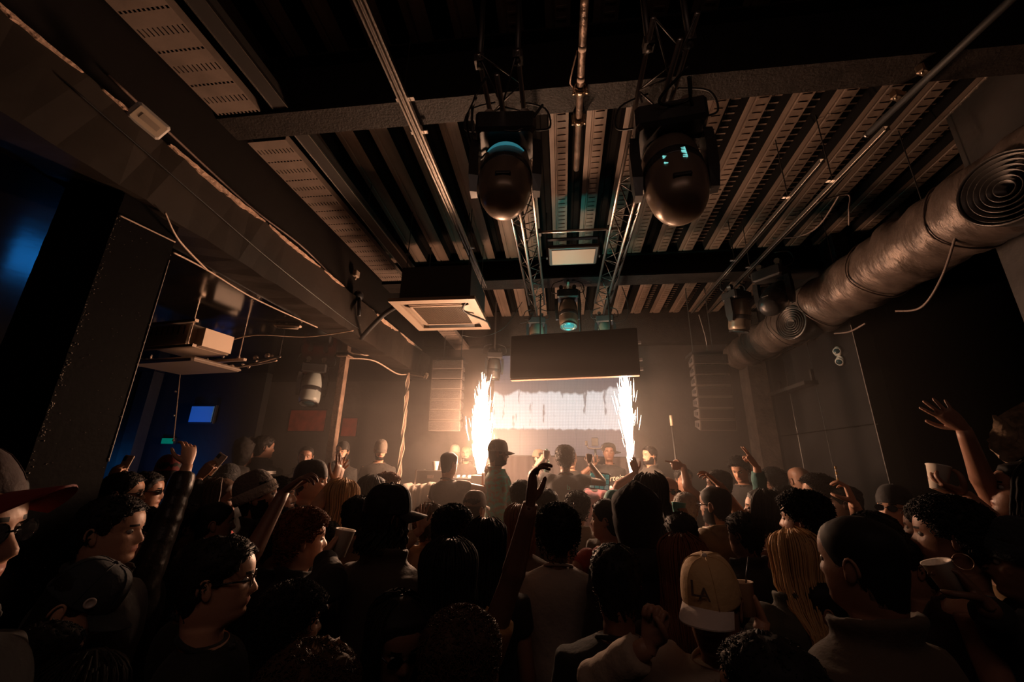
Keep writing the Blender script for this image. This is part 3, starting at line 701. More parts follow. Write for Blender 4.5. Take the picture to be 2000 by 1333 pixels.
MB().box((-7.55, 6.45, 1.72), (0.25, 0.2, 3.45)).build('bar_pillar', BLACK)
struct(bpy.data.objects['bar_pillar'], 'dark pillar against the blue lit partition', 'pillar')
# foil and cable clutter strung under the low side ceiling
t = thing('cable_bundle', 'tangled bundle of cables and foil strung under the low ceiling', 'cable')
r = np.random.default_rng(31); FOILS = mat('crumpled_foil', (0.5, 0.38, 0.3), 0.3, metal=0.7, bump=0.6, bscale=60)
ks = [at_z(px, py, 3.2) for px, py in ((268, 702), (330, 712), (400, 708), (470, 712), (545, 700))]
for q in range(4): MB().tube(curve_pts([k + r.normal(0, 0.05, 3) for k in ks], 40), 0.012, 6).build('cable', (CBL, LC)[q % 2], t, True)
b = MB()
for q in range(34):
    k = r.integers(0, 4); f = r.random(); p = ks[k] * (1 - f) + ks[k + 1] * f + r.normal(0, 0.05, 3); b.ell(p, r.uniform(0.008, 0.04, 3), 7, 5)
b.build('foil_scraps', FOILS, t)['kind'] = 'stuff'
for k in (0, 2, 4): MB().cyl(ks[k], (ks[k][0], ks[k][1], 3.45), 0.006, 6).build('hook', DARKMETAL, t)
p0, p1 = at_y(344, 735, 5.2), at_y(339, 862, 5.2)
t = thing('hanging_chain', 'thin beaded cord hanging before the blue partition', 'cord')
MB().cyl((p0[0], p0[1], 3.45), p1, 0.006, 6).build('cord', LC, t)
for f in (0.25, 0.62, 0.99): MB().ell(p0 + (p1 - p0) * f, (0.018,) * 3, 8, 6).build('bead', FOILS, t, True)
for (px, py, w_, h_, lab) in ((600, 822, 0.75, 0.4, 'dull red poster on the back wall left of the post'), (682, 835, 0.3, 0.34, 'small dull red poster on the back wall right of the post')):
    p = at_y(px, py, 7.43); t = thing('wall_poster', lab, 'poster', p)
    MB().box((0, 0, 0), (w_, 0.012, h_)).build('sheet', mat('red_poster', (0.16, 0.025, 0.015), 0.6, var=0.4, vscale=6), t)
    MB().box((0, 0.004, 0), (w_ + 0.04, 0.01, h_ + 0.04)).build('backing', BLACK, t)
# ================================================================ stage
# LED wall
class NB:
    def __init__(s, name):
        s.m = bpy.data.materials.new(name); s.m.use_nodes = True; s.N = s.m.node_tree.nodes; s.L = s.m.node_tree.links; s.b = s.N['Principled BSDF']
    def sock(s, i, v):
        if hasattr(v, 'is_linked'): s.L.new(v, i)
        else: i.default_value = v
    def math(s, op, a, b=0.0, c=0.0, clamp=False):
        n = s.N.new('ShaderNodeMath'); n.operation = op; n.use_clamp = clamp
        for i, v in zip(n.inputs, (a, b, c)): s.sock(i, v)
        return n.outputs[0]
    def noise(s, vec, scale, detail=2.0):
        n = s.N.new('ShaderNodeTexNoise'); n.inputs['Scale'].default_value = scale; n.inputs['Detail'].default_value = detail; s.L.new(vec, n.inputs['Vector']); return n.outputs['Fac']
    def comb(s, x, y, z):
        n = s.N.new('ShaderNodeCombineXYZ')
        for i, v in zip(n.inputs, (x, y, z)): s.sock(i, v)
        return n.outputs[0]
    def mixc(s, f, a, b):
        n = s.N.new('ShaderNodeMix'); n.data_type = 'RGBA'
        s.sock(n.inputs[0], f); s.sock(n.inputs[6], a); s.sock(n.inputs[7], b); return n.outputs[2]
SY = 7.15
sx0, sx1 = at_y(964, 800, SY)[0], at_y(1234, 800, SY)[0]
sz0, sz1 = at_y(1100, 891, SY)[2], 3.85
def led_mat():
    k = NB('led_wall_picture')
    tc = k.N.new('ShaderNodeTexCoord'); sp = k.N.new('ShaderNodeSeparateXYZ'); k.L.new(tc.outputs['Object'], sp.inputs[0])
    x, z = sp.outputs[0], sp.outputs[2]
    zt = at_y(1100, 768, SY)[2]; zb = at_y(1100, 841, SY)[2]
    e1 = k.noise(k.comb(x, 0.0, 0.0), 1.6, 3); e2 = k.noise(k.comb(x, 3.0, 0.0), 9.0, 3)
    n3 = k.noise(k.comb(x, 7.0, k.math('MULTIPLY', z, 3.0)), 2.2, 2)
    top = k.math('ADD', zt - 0.33, k.math('ADD', k.math('MULTIPLY', e1, 0.62), k.math('MULTIPLY', e2, 0.1)))
    bot = k.math('ADD', zb - 0.05, k.math('MULTIPLY', e2, 0.1))
    up = k.math('MULTIPLY', k.math('SUBTRACT', top, z), 22.0, clamp=True)
    dn = k.math('MULTIPLY', k.math('SUBTRACT', z, bot), 30.0, clamp=True)
    band = k.math('MULTIPLY', up, dn)
    st = k.noise(k.comb(k.math('MULTIPLY', x, 5.0), 0.0, k.math('MULTIPLY', z, 1.2)), 1.7, 3)
    hole = k.math('MULTIPLY', k.math('SUBTRACT', 0.40, st), 16.0, clamp=True)
    band = k.math('MULTIPLY', band, k.math('SUBTRACT', 1.0, k.math('MULTIPLY', hole, 0.85)))
    g1 = k.math('ABSOLUTE', k.math('SINE', k.math('MULTIPLY', x, PI / 0.026))); g2 = k.math('ABSOLUTE', k.math('SINE', k.math('MULTIPLY', z, PI / 0.026)))
    grid = k.math('ADD', 0.72, k.math('MULTIPLY', k.math('MULTIPLY', g1, g2), 0.55))
    c = k.mixc(band, (0.1, 0.082, 0.098, 1), (0.62, 0.61, 0.63, 1))
    k.L.new(c, k.b.inputs['Emission Color']); k.L.new(grid, k.b.inputs['Emission Strength'])
    k.b.inputs['Base Color'].default_value = (0.02, 0.02, 0.02, 1); k.b.inputs['Roughness'].default_value = 0.5
    return k.m
LED = led_mat()
t = thing('led_wall', 'bright led video wall behind the performers', 'screen')
nx, nz = 5, 4; w = (sx1 - sx0) / nx; h = (sz1 - sz0) / nz
for i in range(nx):
    for j in range(nz): MB().box((sx0 + w * (i + 0.5), SY, sz0 + h * (j + 0.5)), (w - 0.003, 0.08, h - 0.003)).build('panel', LED, t)
MB().box(((sx0 + sx1) / 2, SY + 0.12, (sz0 + sz1) / 2), (sx1 - sx0 + 0.06, 0.1, sz1 - sz0 + 0.06)).build('frame', BLACK, t)
for x in (sx0 + 0.2, sx1 - 0.2): MB().box((x, SY + 0.1, sz0 / 2), (0.08, 0.1, sz0)).build('support_leg', DARKMETAL, t)
t = thing('stage_drape', 'dark pleated drape below the led wall', 'curtain', (0, SY - 0.12, 0.45))
xs = np.linspace(sx0 - 0.1, sx1 + 0.1, 90); ws = 0.02 * np.sin(xs * 34)
v = np.concatenate([np.stack([xs, ws, np.zeros(90)], 1), np.stack([xs, ws, np.full(90, sz0 - 0.47)], 1), np.stack([xs, ws + 0.01, np.full(90, sz0 - 0.47)], 1), np.stack([xs, ws + 0.01, np.zeros(90)], 1)])
f = []
for q in range(4): f += [(q * 90 + i, q * 90 + i + 1, (q + 1) % 4 * 90 + i + 1, (q + 1) % 4 * 90 + i) for i in range(89)]
MB().arr(v, f).build('cloth', mat('dark_drape', (0.06, 0.045, 0.045), 0.8), t, True)

# hanging black panel
pc = [at_y(998, 648, 5.12), at_y(1246, 648, 4.86)]
ctr = (pc[0] + pc[1]) / 2; dv = pc[1] - pc[0]; ang = math.atan2(dv[1], dv[0]); Lp = np.hypot(dv[0], dv[1]); Hp = 0.60
t = thing('overhead_baffle', 'plain black rectangular panel hung over the stage front', 'panel', (ctr[0], ctr[1] + 0.06, ctr[2] - Hp / 2), ang)
MB().bbox((0, 0, 0), (Lp, 0.1, Hp), 0.012).build('board', mat('matt_black_panel', (0.006, 0.005, 0.005), 0.8), t)
MB().box((0, 0, -Hp / 2 - 0.006), (Lp - 0.02, 0.09, 0.012)).build('bottom_edge', mat('panel_edge_glow', (0.35, 0.22, 0.16), 0.5), t)  # paler colour paints in the light on the underside
for x in (-0.42, 0.12, 0.5): MB().cyl((x, 0.02, Hp / 2), (x, 0.02, 4.2 - ctr[2] + Hp / 2), 0.012, 8).build('hanger', DARKMETAL, t)
for z in (0.12, -0.1, -0.22): MB().box((Lp / 2 + 0.02, 0.03, z), (0.04, 0.05, 0.03)).build('latch', BAREMETAL, t)

# line array speakers
GRILLE = mat('speaker_grille', (0.05, 0.042, 0.038), 0.45, metal=0.3, bump=0.4, bscale=120)
CAB = mat('speaker_cabinet', (0.1, 0.08, 0.07), 0.5, bump=0.25, bscale=80)
def line_array(label, x, y, ztop, n, wid):
    t = thing('line_array', label, 'speaker', (x, y, ztop)); hh = 0.158; z = 0.0; yy = 0.0
    MB().box((0, 0.1, 0.05), (wid * 0.9, 0.35, 0.04)).build('fly_frame', DARKMETAL, t)
    for k in range(n):
        tl = R(1.5 * k)
        b = MB()
        f_, bk = hh / 2 - 0.004, hh / 2 * 0.55
        v = [(sx * wid / 2 * (1 if yy_ < 0 else 0.82), yy_, sz * (f_ if yy_ < 0 else bk)) for yy_ in (-0.16, 0.2) for sx in (-1, 1) for sz in (-1, 1)]
        b.arr(v, [(0, 1, 3, 2), (4, 6, 7, 5), (0, 4, 5, 1), (2, 3, 7, 6), (1, 5, 7, 3), (0, 2, 6, 4)])
        c = b.build('cabinet', CAB, t); c.location = (0, yy, z - hh / 2); c.rotation_euler = (tl, 0, 0)
        g = MB()
        for q in range(9): g.box((0, -0.166, -0.058 + q * 0.0145), (wid * 0.94, 0.012, 0.006))
        g.box((0, -0.162, 0), (wid * 0.94, 0.008, 0.13)); 
        go = g.build('grille', GRILLE, c)
        for s in (-1, 1): MB().box((s * (wid / 2 * 0.97 + 0.006), -0.05, 0), (0.014, 0.12, 0.05)).build('rigging_plate', DARKMETAL, c)
        z -= hh; yy += math.sin(tl) * hh * 0.6
    for s in (-1, 1): MB().cyl((s * 0.15, 0.1, 0.05), (s * 0.15, 0.1, zc(y) - ztop), 0.008, 6).build('hoist_cable', DARKMETAL, t)
    return t
line_array('hanging line array speaker stack left of the screen', -1.8, 6.25, 3.52, 7, 0.5)
line_array('hanging line array speaker stack right of the screen', 2.24, 6.25, 3.56, 7, 0.5)

# desk
DESK = mat('desk_front', (0.06, 0.046, 0.04), 0.6, bump=0.2, bscale=20)
t = thing('performance_desk', 'long black desk across the stage front', 'desk', (-0.15, 5.55, 0.45))
MB().bbox((0, 0, 1.17), (3.5, 0.72, 0.05), 0.01).build('top', mat('desk_top', (0.1, 0.085, 0.08), 0.35), t)
MB().box((0, -0.34, 0.57), (3.44, 0.03, 1.14)).build('front_panel', DESK, t)
for x in (-1.72, 1.72): MB().box((x, 0, 0.57), (0.04, 0.66, 1.14)).build('side_panel', DESK, t)
MB().box((0, -0.365, 1.17), (3.5, 0.012, 0.03)).build('edge_trim', mat('desk_trim', (0.6, 0.5, 0.42), 0.4), t)
def deck_unit(label, x, y, z, kind, rz=0.0):
    t = thing('media_player' if kind == 'player' else 'audio_mixer', label, 'audio equipment', (x, y, z), rz)
    GR = mat('gear_dark', (0.03, 0.03, 0.032), 0.35); KN = mat('gear_knob', (0.5, 0.46, 0.42), 0.35)
    if kind == 'player':
        MB().bbox((0, 0, 0.05), (0.32, 0.38, 0.1), 0.01).build('body', GR, t)
        MB().lathe([(0.1, 0), (0.1, 0.018), (0.09, 0.024), (0.02, 0.024)], 28, 0, Matrix.Translation((0, -0.05, 0.1))).build('jog_wheel', mat('jog', (0.12, 0.11, 0.11), 0.25, metal=0.6), t, True)
        MB().box((0, 0.14, 0.115), (0.2, 0.09, 0.02), rot=Matrix.Rotation(0.3, 3, 'X')).build('display', mat('deck_display', (0.02, 0.05, 0.08), 0.2, emit=0.3, ecol=(0.3, 0.4, 0.5)), t)
        for k in range(4): MB().cyl((-0.13, -0.15 + k * 0.05, 0.1), (-0.13, -0.15 + k * 0.05, 0.115), 0.012, 10).build('button', KN, t, True)
    else:
        MB().bbox((0, 0, 0.05), (0.33, 0.38, 0.1), 0.01).build('body', GR, t)
        for i in range(4):
            for j in range(4): MB().cyl((-0.11 + i * 0.073, -0.03 + j * 0.055, 0.1), (-0.11 + i * 0.073, -0.03 + j * 0.055, 0.125), 0.011, 8).build('knob', KN, t, True)
            MB().box((-0.11 + i * 0.073, -0.12, 0.106), (0.02, 0.035, 0.014)).build('fader', KN, t)
    return t
ZD = 1.646
deck_unit('dj mixer on the desk left of the camouflage shirt', -1.25, 5.42, ZD, 'mixer', 0.1)
deck_unit('media player at the centre of the desk', -0.2, 5.5, ZD, 'player')
deck_unit('media player on the desk beside the cloth', 0.28, 5.5, ZD, 'player')
deck_unit('dj mixer at the middle of the desk', 0.02, 5.75, ZD, 'mixer')
# flight case with white cup on it
t = thing('flight_case', 'dark flight case with pale edges at the left desk end', 'case', (-1.72, 5.55, ZD))
MB().bbox((0, 0, 0.09), (0.4, 0.34, 0.18), 0.01).build('shell', DARKMETAL, t)
for s in (-1, 1):
    for s2 in (-1, 1): MB().box((s * 0.2, s2 * 0.17, 0.09), (0.02, 0.02, 0.19)).build('edge', BAREMETAL, t)
MB().box((0, -0.175, 0.1), (0.08, 0.02, 0.04)).build('handle', BAREMETAL, t)
CUPM = mat('white_paper_cup', (0.85, 0.76, 0.66), 0.5); CUPIN = mat('cup_inside', (0.5, 0.42, 0.35), 0.6)
def cup(label, loc, axis=(0, 0, 1), s=1.0, m=None, group=None):
    q = Vector(axis).normalized().to_track_quat('Z', 'Y').to_matrix().to_4x4()
    t = thing('drinking_cup', label, 'cup', loc, 0, group)
    o = MB().lathe([(0.02 * s, -0.055 * s), (0.031 * s, -0.055 * s), (0.044 * s, 0.055 * s), (0.047 * s, 0.057 * s), (0.046 * s, 0.06 * s), (0.041 * s, 0.056 * s), (0.0295 * s, -0.05 * s), (0.01 * s, -0.05 * s)], 24).build('wall', m or CUPM, t, True)
    o.matrix_local = q
    o2 = MB().lathe([(0.036 * s, 0.015 * s), (0.005 * s, 0.016 * s)], 20).build('drink', CUPIN, t, True); o2.matrix_local = q
    return t
cup('white paper cup on the flight case', (-1.7, 5.5, ZD + 0.18 + 0.055))
# spark machines
ZSM = 1.646
def spark(label, x, y, z, height, wid, shape, L, seed):
    t = thing('spark_machine', label, 'spark fountain', (x, y, z))
    MB().bbox((0, 0, 0.07), (0.2, 0.2, 0.14), 0.01).build('housing', BLKPLASTIC, t)
    MB().cyl((0, 0, 0.14), (0, 0, 0.16), 0.035, 16).build('nozzle', BAREMETAL, t, True)
    r = np.random.default_rng(seed)
    core = mat('spark_core_%d' % seed, (1, 0.8, 0.6), 0.5, emit=L, ecol=SPARK_COL)
    b = MB(); A = 12; prof_ = np.array(shape); K = 20
    tt = np.linspace(0, 1, K); rad = np.interp(tt, prof_[:, 0], prof_[:, 1]) * wid
    ang = np.arange(A) * 2 * PI / A
    rg = np.stack([(rad[:, None] * (1 + r.normal(0, 0.02, (K, A)))) * np.cos(ang), (rad[:, None] * 0.7) * np.sin(ang), np.repeat((0.15 + tt * height)[:, None], A, 1)], -1)
    b.rings(rg).build('jet', core, t, True)
    n = 200; s = MB(); P = np.zeros((n, 4, 3))
    h = r.beta(2.4, 1.5, n) * 1.02; a = r.uniform(0, 2 * PI, n)
    ln = r.uniform(0.08, 0.26, n)
    base = np.interp(h, prof_[:, 0], prof_[:, 1]) * wid
    rr = base * (0.75 + np.abs(r.normal(0, 0.35, n))) + np.where(r.random(n) < 0.12, r.uniform(0.02, 0.09, n), 0.0) + 0.012 * (h > 1)
    tilt = r.normal(0.12, 0.1, n)
    for k in range(4):
        u = k / 3 * ln
        P[:, k, 0] = (rr + tilt * u) * np.cos(a); P[:, k, 1] = (rr + tilt * u) * np.sin(a) * 0.7; P[:, k, 2] = 0.15 + h * height + u
    wdt = r.uniform(0.0012, 0.0028, n)[:, None] * np.array([0.4, 1, 1, 0.3])[None]
    s.strands(P, wdt, wdt)
    so = s.build('sparks', mat('spark_streaks', (1, 0.9, 0.75), 0.5, emit=9.0, ecol=(1.0, 0.82, 0.66)), t); so['kind'] = 'stuff'
    return t
p = at_y(938, 930, 5.32)
spark('spark machine spraying a tall white jet left of the screen', p[0], 5.32, ZSM, 1.13, 0.112, [(0, 0.3), (0.12, 0.62), (0.3, 0.95), (0.45, 1.0), (0.62, 0.72), (0.8, 0.42), (0.93, 0.2), (1, 0.05)], SPARK_L, 1)
p = at_y(1232, 915, 5.32)
spark('spark machine spraying a thin white jet right of the screen', p[0], 5.32, ZSM, 1.17, 0.058, [(0, 0.2), (0.2, 0.5), (0.45, 0.8), (0.65, 1.0), (0.8, 0.75), (0.92, 0.3), (1, 0.1)], SPARK_R, 2)

# pink cloth, pad controller, bottle, notes on the desk
def drape(name, label, x0, x1, ytop, ztop, zbot, m, seed, amp=0.03):
    r = np.random.default_rng(seed); n, k = 40, 22
    u = np.linspace(0, 1, n); g = []
    for j in range(k):
        s = j / (k - 1)
        if s < 0.25: y = ytop + 0.3 * (0.25 - s) / 0.25; z = ztop + 0.012
        else: y = ytop - 0.035; z = ztop - (s - 0.25) / 0.75 * (ztop - zbot)
        fold = amp * np.clip((s - 0.2) * 2, 0, 1) * (np.sin(u * 19 + seed) + 0.5 * np.sin(u * 41 + 2))
        g.append(np.stack([x0 + (x1 - x0) * u + 0.03 * s * np.sin(u * 7), y - np.abs(fold) - 0.004 + 0 * u, z + 0.01 * np.sin(u * 23) * (s < 0.3) - 0.12 * s * np.sin(u * PI * 1.4)], 1))
    g = np.array(g); g2 = g + np.array((0, -0.006, 0.004))
    b = MB(); b.rings(g, 0, closed=False); b.rings(g2, 0, closed=False)
    return tag(b.build(name, m, None, True), label, 'cloth')
PINK = mat('pink_cloth', (0.6, 0.2, 0.2), 0.7, col2=(0.25, 0.12, 0.14), vscale=7)
drape('draped_cloth', 'pink patterned cloth draped over the desk front', 0.1, 0.72, 5.18, ZD, 1.1, PINK, 3)
drape('draped_cloth', 'grey jacket hung over the left desk end', -2.0, -1.62, 5.18, ZD, 1.2, mat('grey_coat', (0.22, 0.18, 0.15), 0.8), 5)
p = at_y(1171, 940, 5.08)
t = thing('pad_controller', 'teal lit pad controller leaning on the pink cloth', 'controller', p, R(-4))
q = Matrix.Rotation(R(14), 4, 'X') @ Matrix.Rotation(R(6), 4, 'Y')
putm(MB().bbox((0, 0, 0), (0.24, 0.025, 0.2), 0.008), 'case', BLKPLASTIC, t, q)
TEAL = mat('teal_pad', (0.1, 0.55, 0.5), 0.4, emit=0.12, ecol=(0.1, 0.6, 0.55)); WPAD = mat('white_pad', (0.5, 0.7, 0.65), 0.4, emit=0.12, ecol=(0.4, 0.7, 0.65))
for i in range(4):
    for j in range(3): putm(MB().bbox((-0.084 + i * 0.056, -0.015, -0.06 + j * 0.06), (0.048, 0.012, 0.052), 0.004), 'pad', WPAD if (i + j) % 3 == 0 else TEAL, t, q)
r = np.random.default_rng(8)
for k, (px, lab) in enumerate(((1190, 'pale crumpled note at the cloth end of the desk'), (1203, 'yellow crumpled note on the desk'), (1216, 'crumpled pale yellow note by the right spark machine'))):
    p = at_y(px, 921, 5.3); b = MB()
    ang = np.arange(9) * 2 * PI / 9
    g = np.stack([np.stack([(0.005 + 0.05 * j / 3) * np.cos(ang), (0.005 + 0.035 * j / 3) * np.sin(ang), r.normal(0, 0.018, 9) + 0.03 - 0.01 * j], 1) for j in range(4)])
    b.rings(g); tag(b.build('paper_note', mat('note_%d' % (k % 2), ((0.75, 0.7, 0.6), (0.7, 0.62, 0.2))[k % 2], 0.7), None, True, (p[0], 5.3, ZD)), lab, 'paper')
# phone on a gimbal grip held up by the dj
p = at_y(1164, 882, 5.9)
t = thing('phone_gimbal', 'phone on a black gimbal grip beside the dj', 'phone', p)
MB().bbox((0, 0, 0.09), (0.1, 0.02, 0.12), 0.005).build('phone', BLKPLASTIC, t)
MB().tube([(-0.12, 0, 0.06), (-0.1, 0, 0.0), (0.0, 0, -0.01), (0.09, 0, 0.0), (0.11, 0, 0.05)], 0.012, 8).build('arm', DARKMETAL, t, True)
MB().bbox((-0.125, 0, 0.07), (0.035, 0.04, 0.07), 0.006).build('motor', DARKMETAL, t)
MB().cyl((0, 0, -0.01), (0.0, 0, -0.2), 0.018, 10).build('grip', BLKPLASTIC, t, True)
# slanted boom stand
t = thing('boom_stand', 'slanted thin microphone boom pole right of the screen', 'stand', (0, 0, 0))
a, b_ = at_y(1310, 812, 5.9), at_y(1322, 915, 5.9)
e = b_ + (b_ - a) / (a[2] - b_[2]) * (b_[2] - 0.45)
MB().cyl(a, e, 0.012, 10).build('pole', DARKMETAL, t, True)
MB().cyl(a, a + (b_ - a) * 0.2, 0.02, 12).build('grip', mat('tan_grip', (0.5, 0.36, 0.26), 0.5), t, True)
for q in range(3):
    an = q * 2.1; MB().cyl((e[0], e[1], 0.6), (e[0] + 0.3 * math.cos(an), e[1] + 0.3 * math.sin(an), 0.46), 0.01, 8).build('leg', DARKMETAL, t, True)
# equipment rack on the right stage end
t = thing('equipment_rack', 'dark equipment rack on the right stage end', 'rack', (1.62, 5.5, 0.45))
MB().bbox((0, 0, 0.55), (0.6, 0.5, 1.1), 0.012).build('case', DESK, t)
for k in range(5): MB().bbox((0, -0.255, 0.2 + k * 0.19), (0.5, 0.02, 0.15), 0.006).build('rack_unit', DARKMETAL, t)
for (x, lab) in ((1.46, 'glass tumbler on the rack, nearer the desk'), (1.7, 'glass tumbler on the rack, nearer the wall')):
    t = thing('glass_tumbler', lab, 'glass', (x, 5.42, 1.55))
    MB().lathe([(0.01, 0.002), (0.03, 0.0), (0.036, 0.1), (0.034, 0.1), (0.028, 0.008), (0.01, 0.008)], 20).build('wall', mat('clear_glass', (0.9, 0.88, 0.85), 0.05, trans=0.9), t, True)
# second, lower mixer table edge at the left
t = thing('mixing_table', 'small table with pale edge before the left spark machine', 'table', (-1.2, 4.97, 0.28))
MB().bbox((0, 0, 1.26), (0.72, 0.36, 0.04), 0.008).build('top', MATS['desk_trim'], t)
MB().box((0, 0.02, 0.62), (0.68, 0.3, 1.22)).build('front_panel', DESK, t)
deck_unit('flat mixing console on the small stage table', -1.25, 4.97, 1.56, 'mixer')
# ================================================================ people
SKIN = [mat('skin_%d' % i, c, 0.48, bump=0.06, bscale=90, spec=0.4) for i, c in enumerate(
    ((0.62, 0.36, 0.25), (0.46, 0.25, 0.165), (0.28, 0.14, 0.09), (0.16, 0.08, 0.052), (0.09, 0.045, 0.03)))]
LIP = [mat('lip_%d' % i, c, 0.4) for i, c in enumerate(((0.45, 0.17, 0.14), (0.33, 0.13, 0.1), (0.2, 0.08, 0.06), (0.12, 0.05, 0.04), (0.08, 0.035, 0.03)))]
EYEW = mat('eye_white', (0.3, 0.27, 0.25), 0.3); IRIS = mat('eye_iris', (0.03, 0.018, 0.012), 0.15)
HAIR = {k: mat('hair_' + k, c, 0.62, spec=0.17) for k, c in dict(black=(0.012, 0.01, 0.009), brown=(0.06, 0.03, 0.017), auburn=(0.14, 0.05, 0.022), blond=(0.5, 0.3, 0.14), grey=(0.2, 0.18, 0.16)).items()}
CLOTH = {}
def cloth(col, rough=0.8, bump=0.5, bs=14):
    k = (tuple(round(c, 3) for c in col), rough, bump, bs)
    if k not in CLOTH: CLOTH[k] = mat('cloth_%d' % len(CLOTH), col, rough, bump=bump, bscale=bs, sheen=0.06, spec=0.22)
    return CLOTH[k]

# ---- head surface: z, front, back, half-width (chin at z = 0, crown at z = .235)
HK = np.array([(-0.085, .052, -.070, .060), (-0.055, .047, -.068, .0555), (-0.03, .044, -.070, .055), (-0.012, .052, -.073, .055), (-0.002, .074, -.075, .052),
               (0.008, .090, -.077, .054), (0.020, .0955, -.079, .058), (0.034, .0935, -.081, .062), (0.047, .0965, -.083, .065), (0.060, .0965, -.085, .0675),
               (0.075, .0955, -.087, .070), (0.092, .095, -.090, .0725), (0.108, .0925, -.093, .0735), (0.120, .093, -.095, .074), (0.134, .0985, -.098, .0745),
               (0.150, .099, -.101, .0765), (0.168, .0955, -.102, .0775), (0.186, .0865, -.099, .0750), (0.203, .070, -.089, .0680), (0.217, .050, -.071, .0545),
               (0.227, .030, -.048, .0370), (0.233, .012, -.027, .0195)])
HZ = crom(HK, 40)
NA = 44
_t = np.arange(NA) * 2 * PI / NA
ANG = _t - 0.42 * np.sin(_t)                       # denser at the face (angle 0 = front)
def head_pt(a, z, row=None):
    """unbumped surface point for angle a (0 front, +pi/2 = person's right) and height z, arrays"""
    k = HZ
    f = np.interp(z, k[:, 0], k[:, 1]); b = np.interp(z, k[:, 0], k[:, 2]); w = np.interp(z, k[:, 0], k[:, 3])
    s, c = np.sin(a), np.cos(a)
    p = 0.92
    x = w * np.sign(s) * np.abs(s) ** p
    y = np.where(c >= 0, f, -b) * np.sign(c) * np.abs(c) ** p
    return np.stack([x, y, np.broadcast_to(z, np.shape(x))], -1)
def bumps(P):
    x, y, z = P[..., 0], P[..., 1], P[..., 2]
    g = lambda u, s: np.exp(-(u / s) ** 2)
    fr = y > 0.03
    nose = np.interp(z, [0.066, 0.071, 0.079, 0.088, 0.105, 0.122, 0.134], [0, 0.012, 0.023, 0.0225, 0.014, 0.006, 0]) * g(x, np.interp(z, [0.07, 0.085, 0.12], [0.0135, 0.012, 0.009]))
    d = nose + 0.006 * g(np.abs(x) - 0.014, 0.007) * g(z - 0.077, 0.007)
    d = d - 0.0115 * g(np.abs(x) - 0.032, 0.013) * g(z - 0.117, 0.0085) + 0.0035 * g(np.abs(x) - 0.03, 0.022) * g(z - 0.134, 0.006)
    d = d + 0.0055 * g(x, 0.021) * (g(z - 0.0565, 0.0042) + g(z - 0.045, 0.0045)) - 0.004 * g(x, 0.022) * g(z - 0.0507, 0.0022) - 0.0025 * g(x, 0.025) * g(z - 0.036, 0.004)
    d = d + 0.004 * g(np.abs(x) - 0.048, 0.014) * g(z - 0.09, 0.012)
    Q = P.copy(); Q[..., 1] += np.where(fr, d, 0)
    return Q
HEAD_RINGS = bumps(np.stack([head_pt(ANG, np.full(NA, r[0])) for r in HZ]))
# torso rings (z, half-width, front, back) for a 1.75 m figure
TK = np.array([(0.80, .10, .06, -.10), (0.86, .158, .088, -.128), (0.95, .168, .100, -.125), (1.05, .150, .105, -.095), (1.15, .150, .112, -.092), (1.25, .170, .122, -.108),
               (1.33, .183, .112, -.118), (1.39, .178, .092, -.110), (1.425, .150, .070, -.095), (1.448, .105, .055, -.082), (1.465, .078, .050, -.074)])
def torso_rings(ease=0.0, n=18, a=None, z0=None, puff=0.0, zmax=None, fem=0.0):
    k = crom(TK, n)
    if z0 is not None: k = k[k[:, 0] >= z0]
    if zmax is not None: k = k[k[:, 0] <= zmax]
    a = ANG if a is None else a
    out = []
    for z, w, f, b in k:
        e = ease + puff * abs(math.sin(z * PI / 0.075))
        top = np.clip((1.47 - z) / 0.05, 0.3, 1)
        w2, f2, b2 = w + e * top, f + e * top, b - e * top
        if fem: f2 += fem * 0.04 * math.exp(-((z - 1.27) / 0.06) ** 2)
        s, c = np.sin(a), np.cos(a)
        out.append(np.stack([w2 * np.sign(s) * np.abs(s) ** .85, np.where(c > 0, f2, -b2) * np.sign(c) * np.abs(c) ** .85, np.full(len(a), z)], -1))
    return np.array(out)

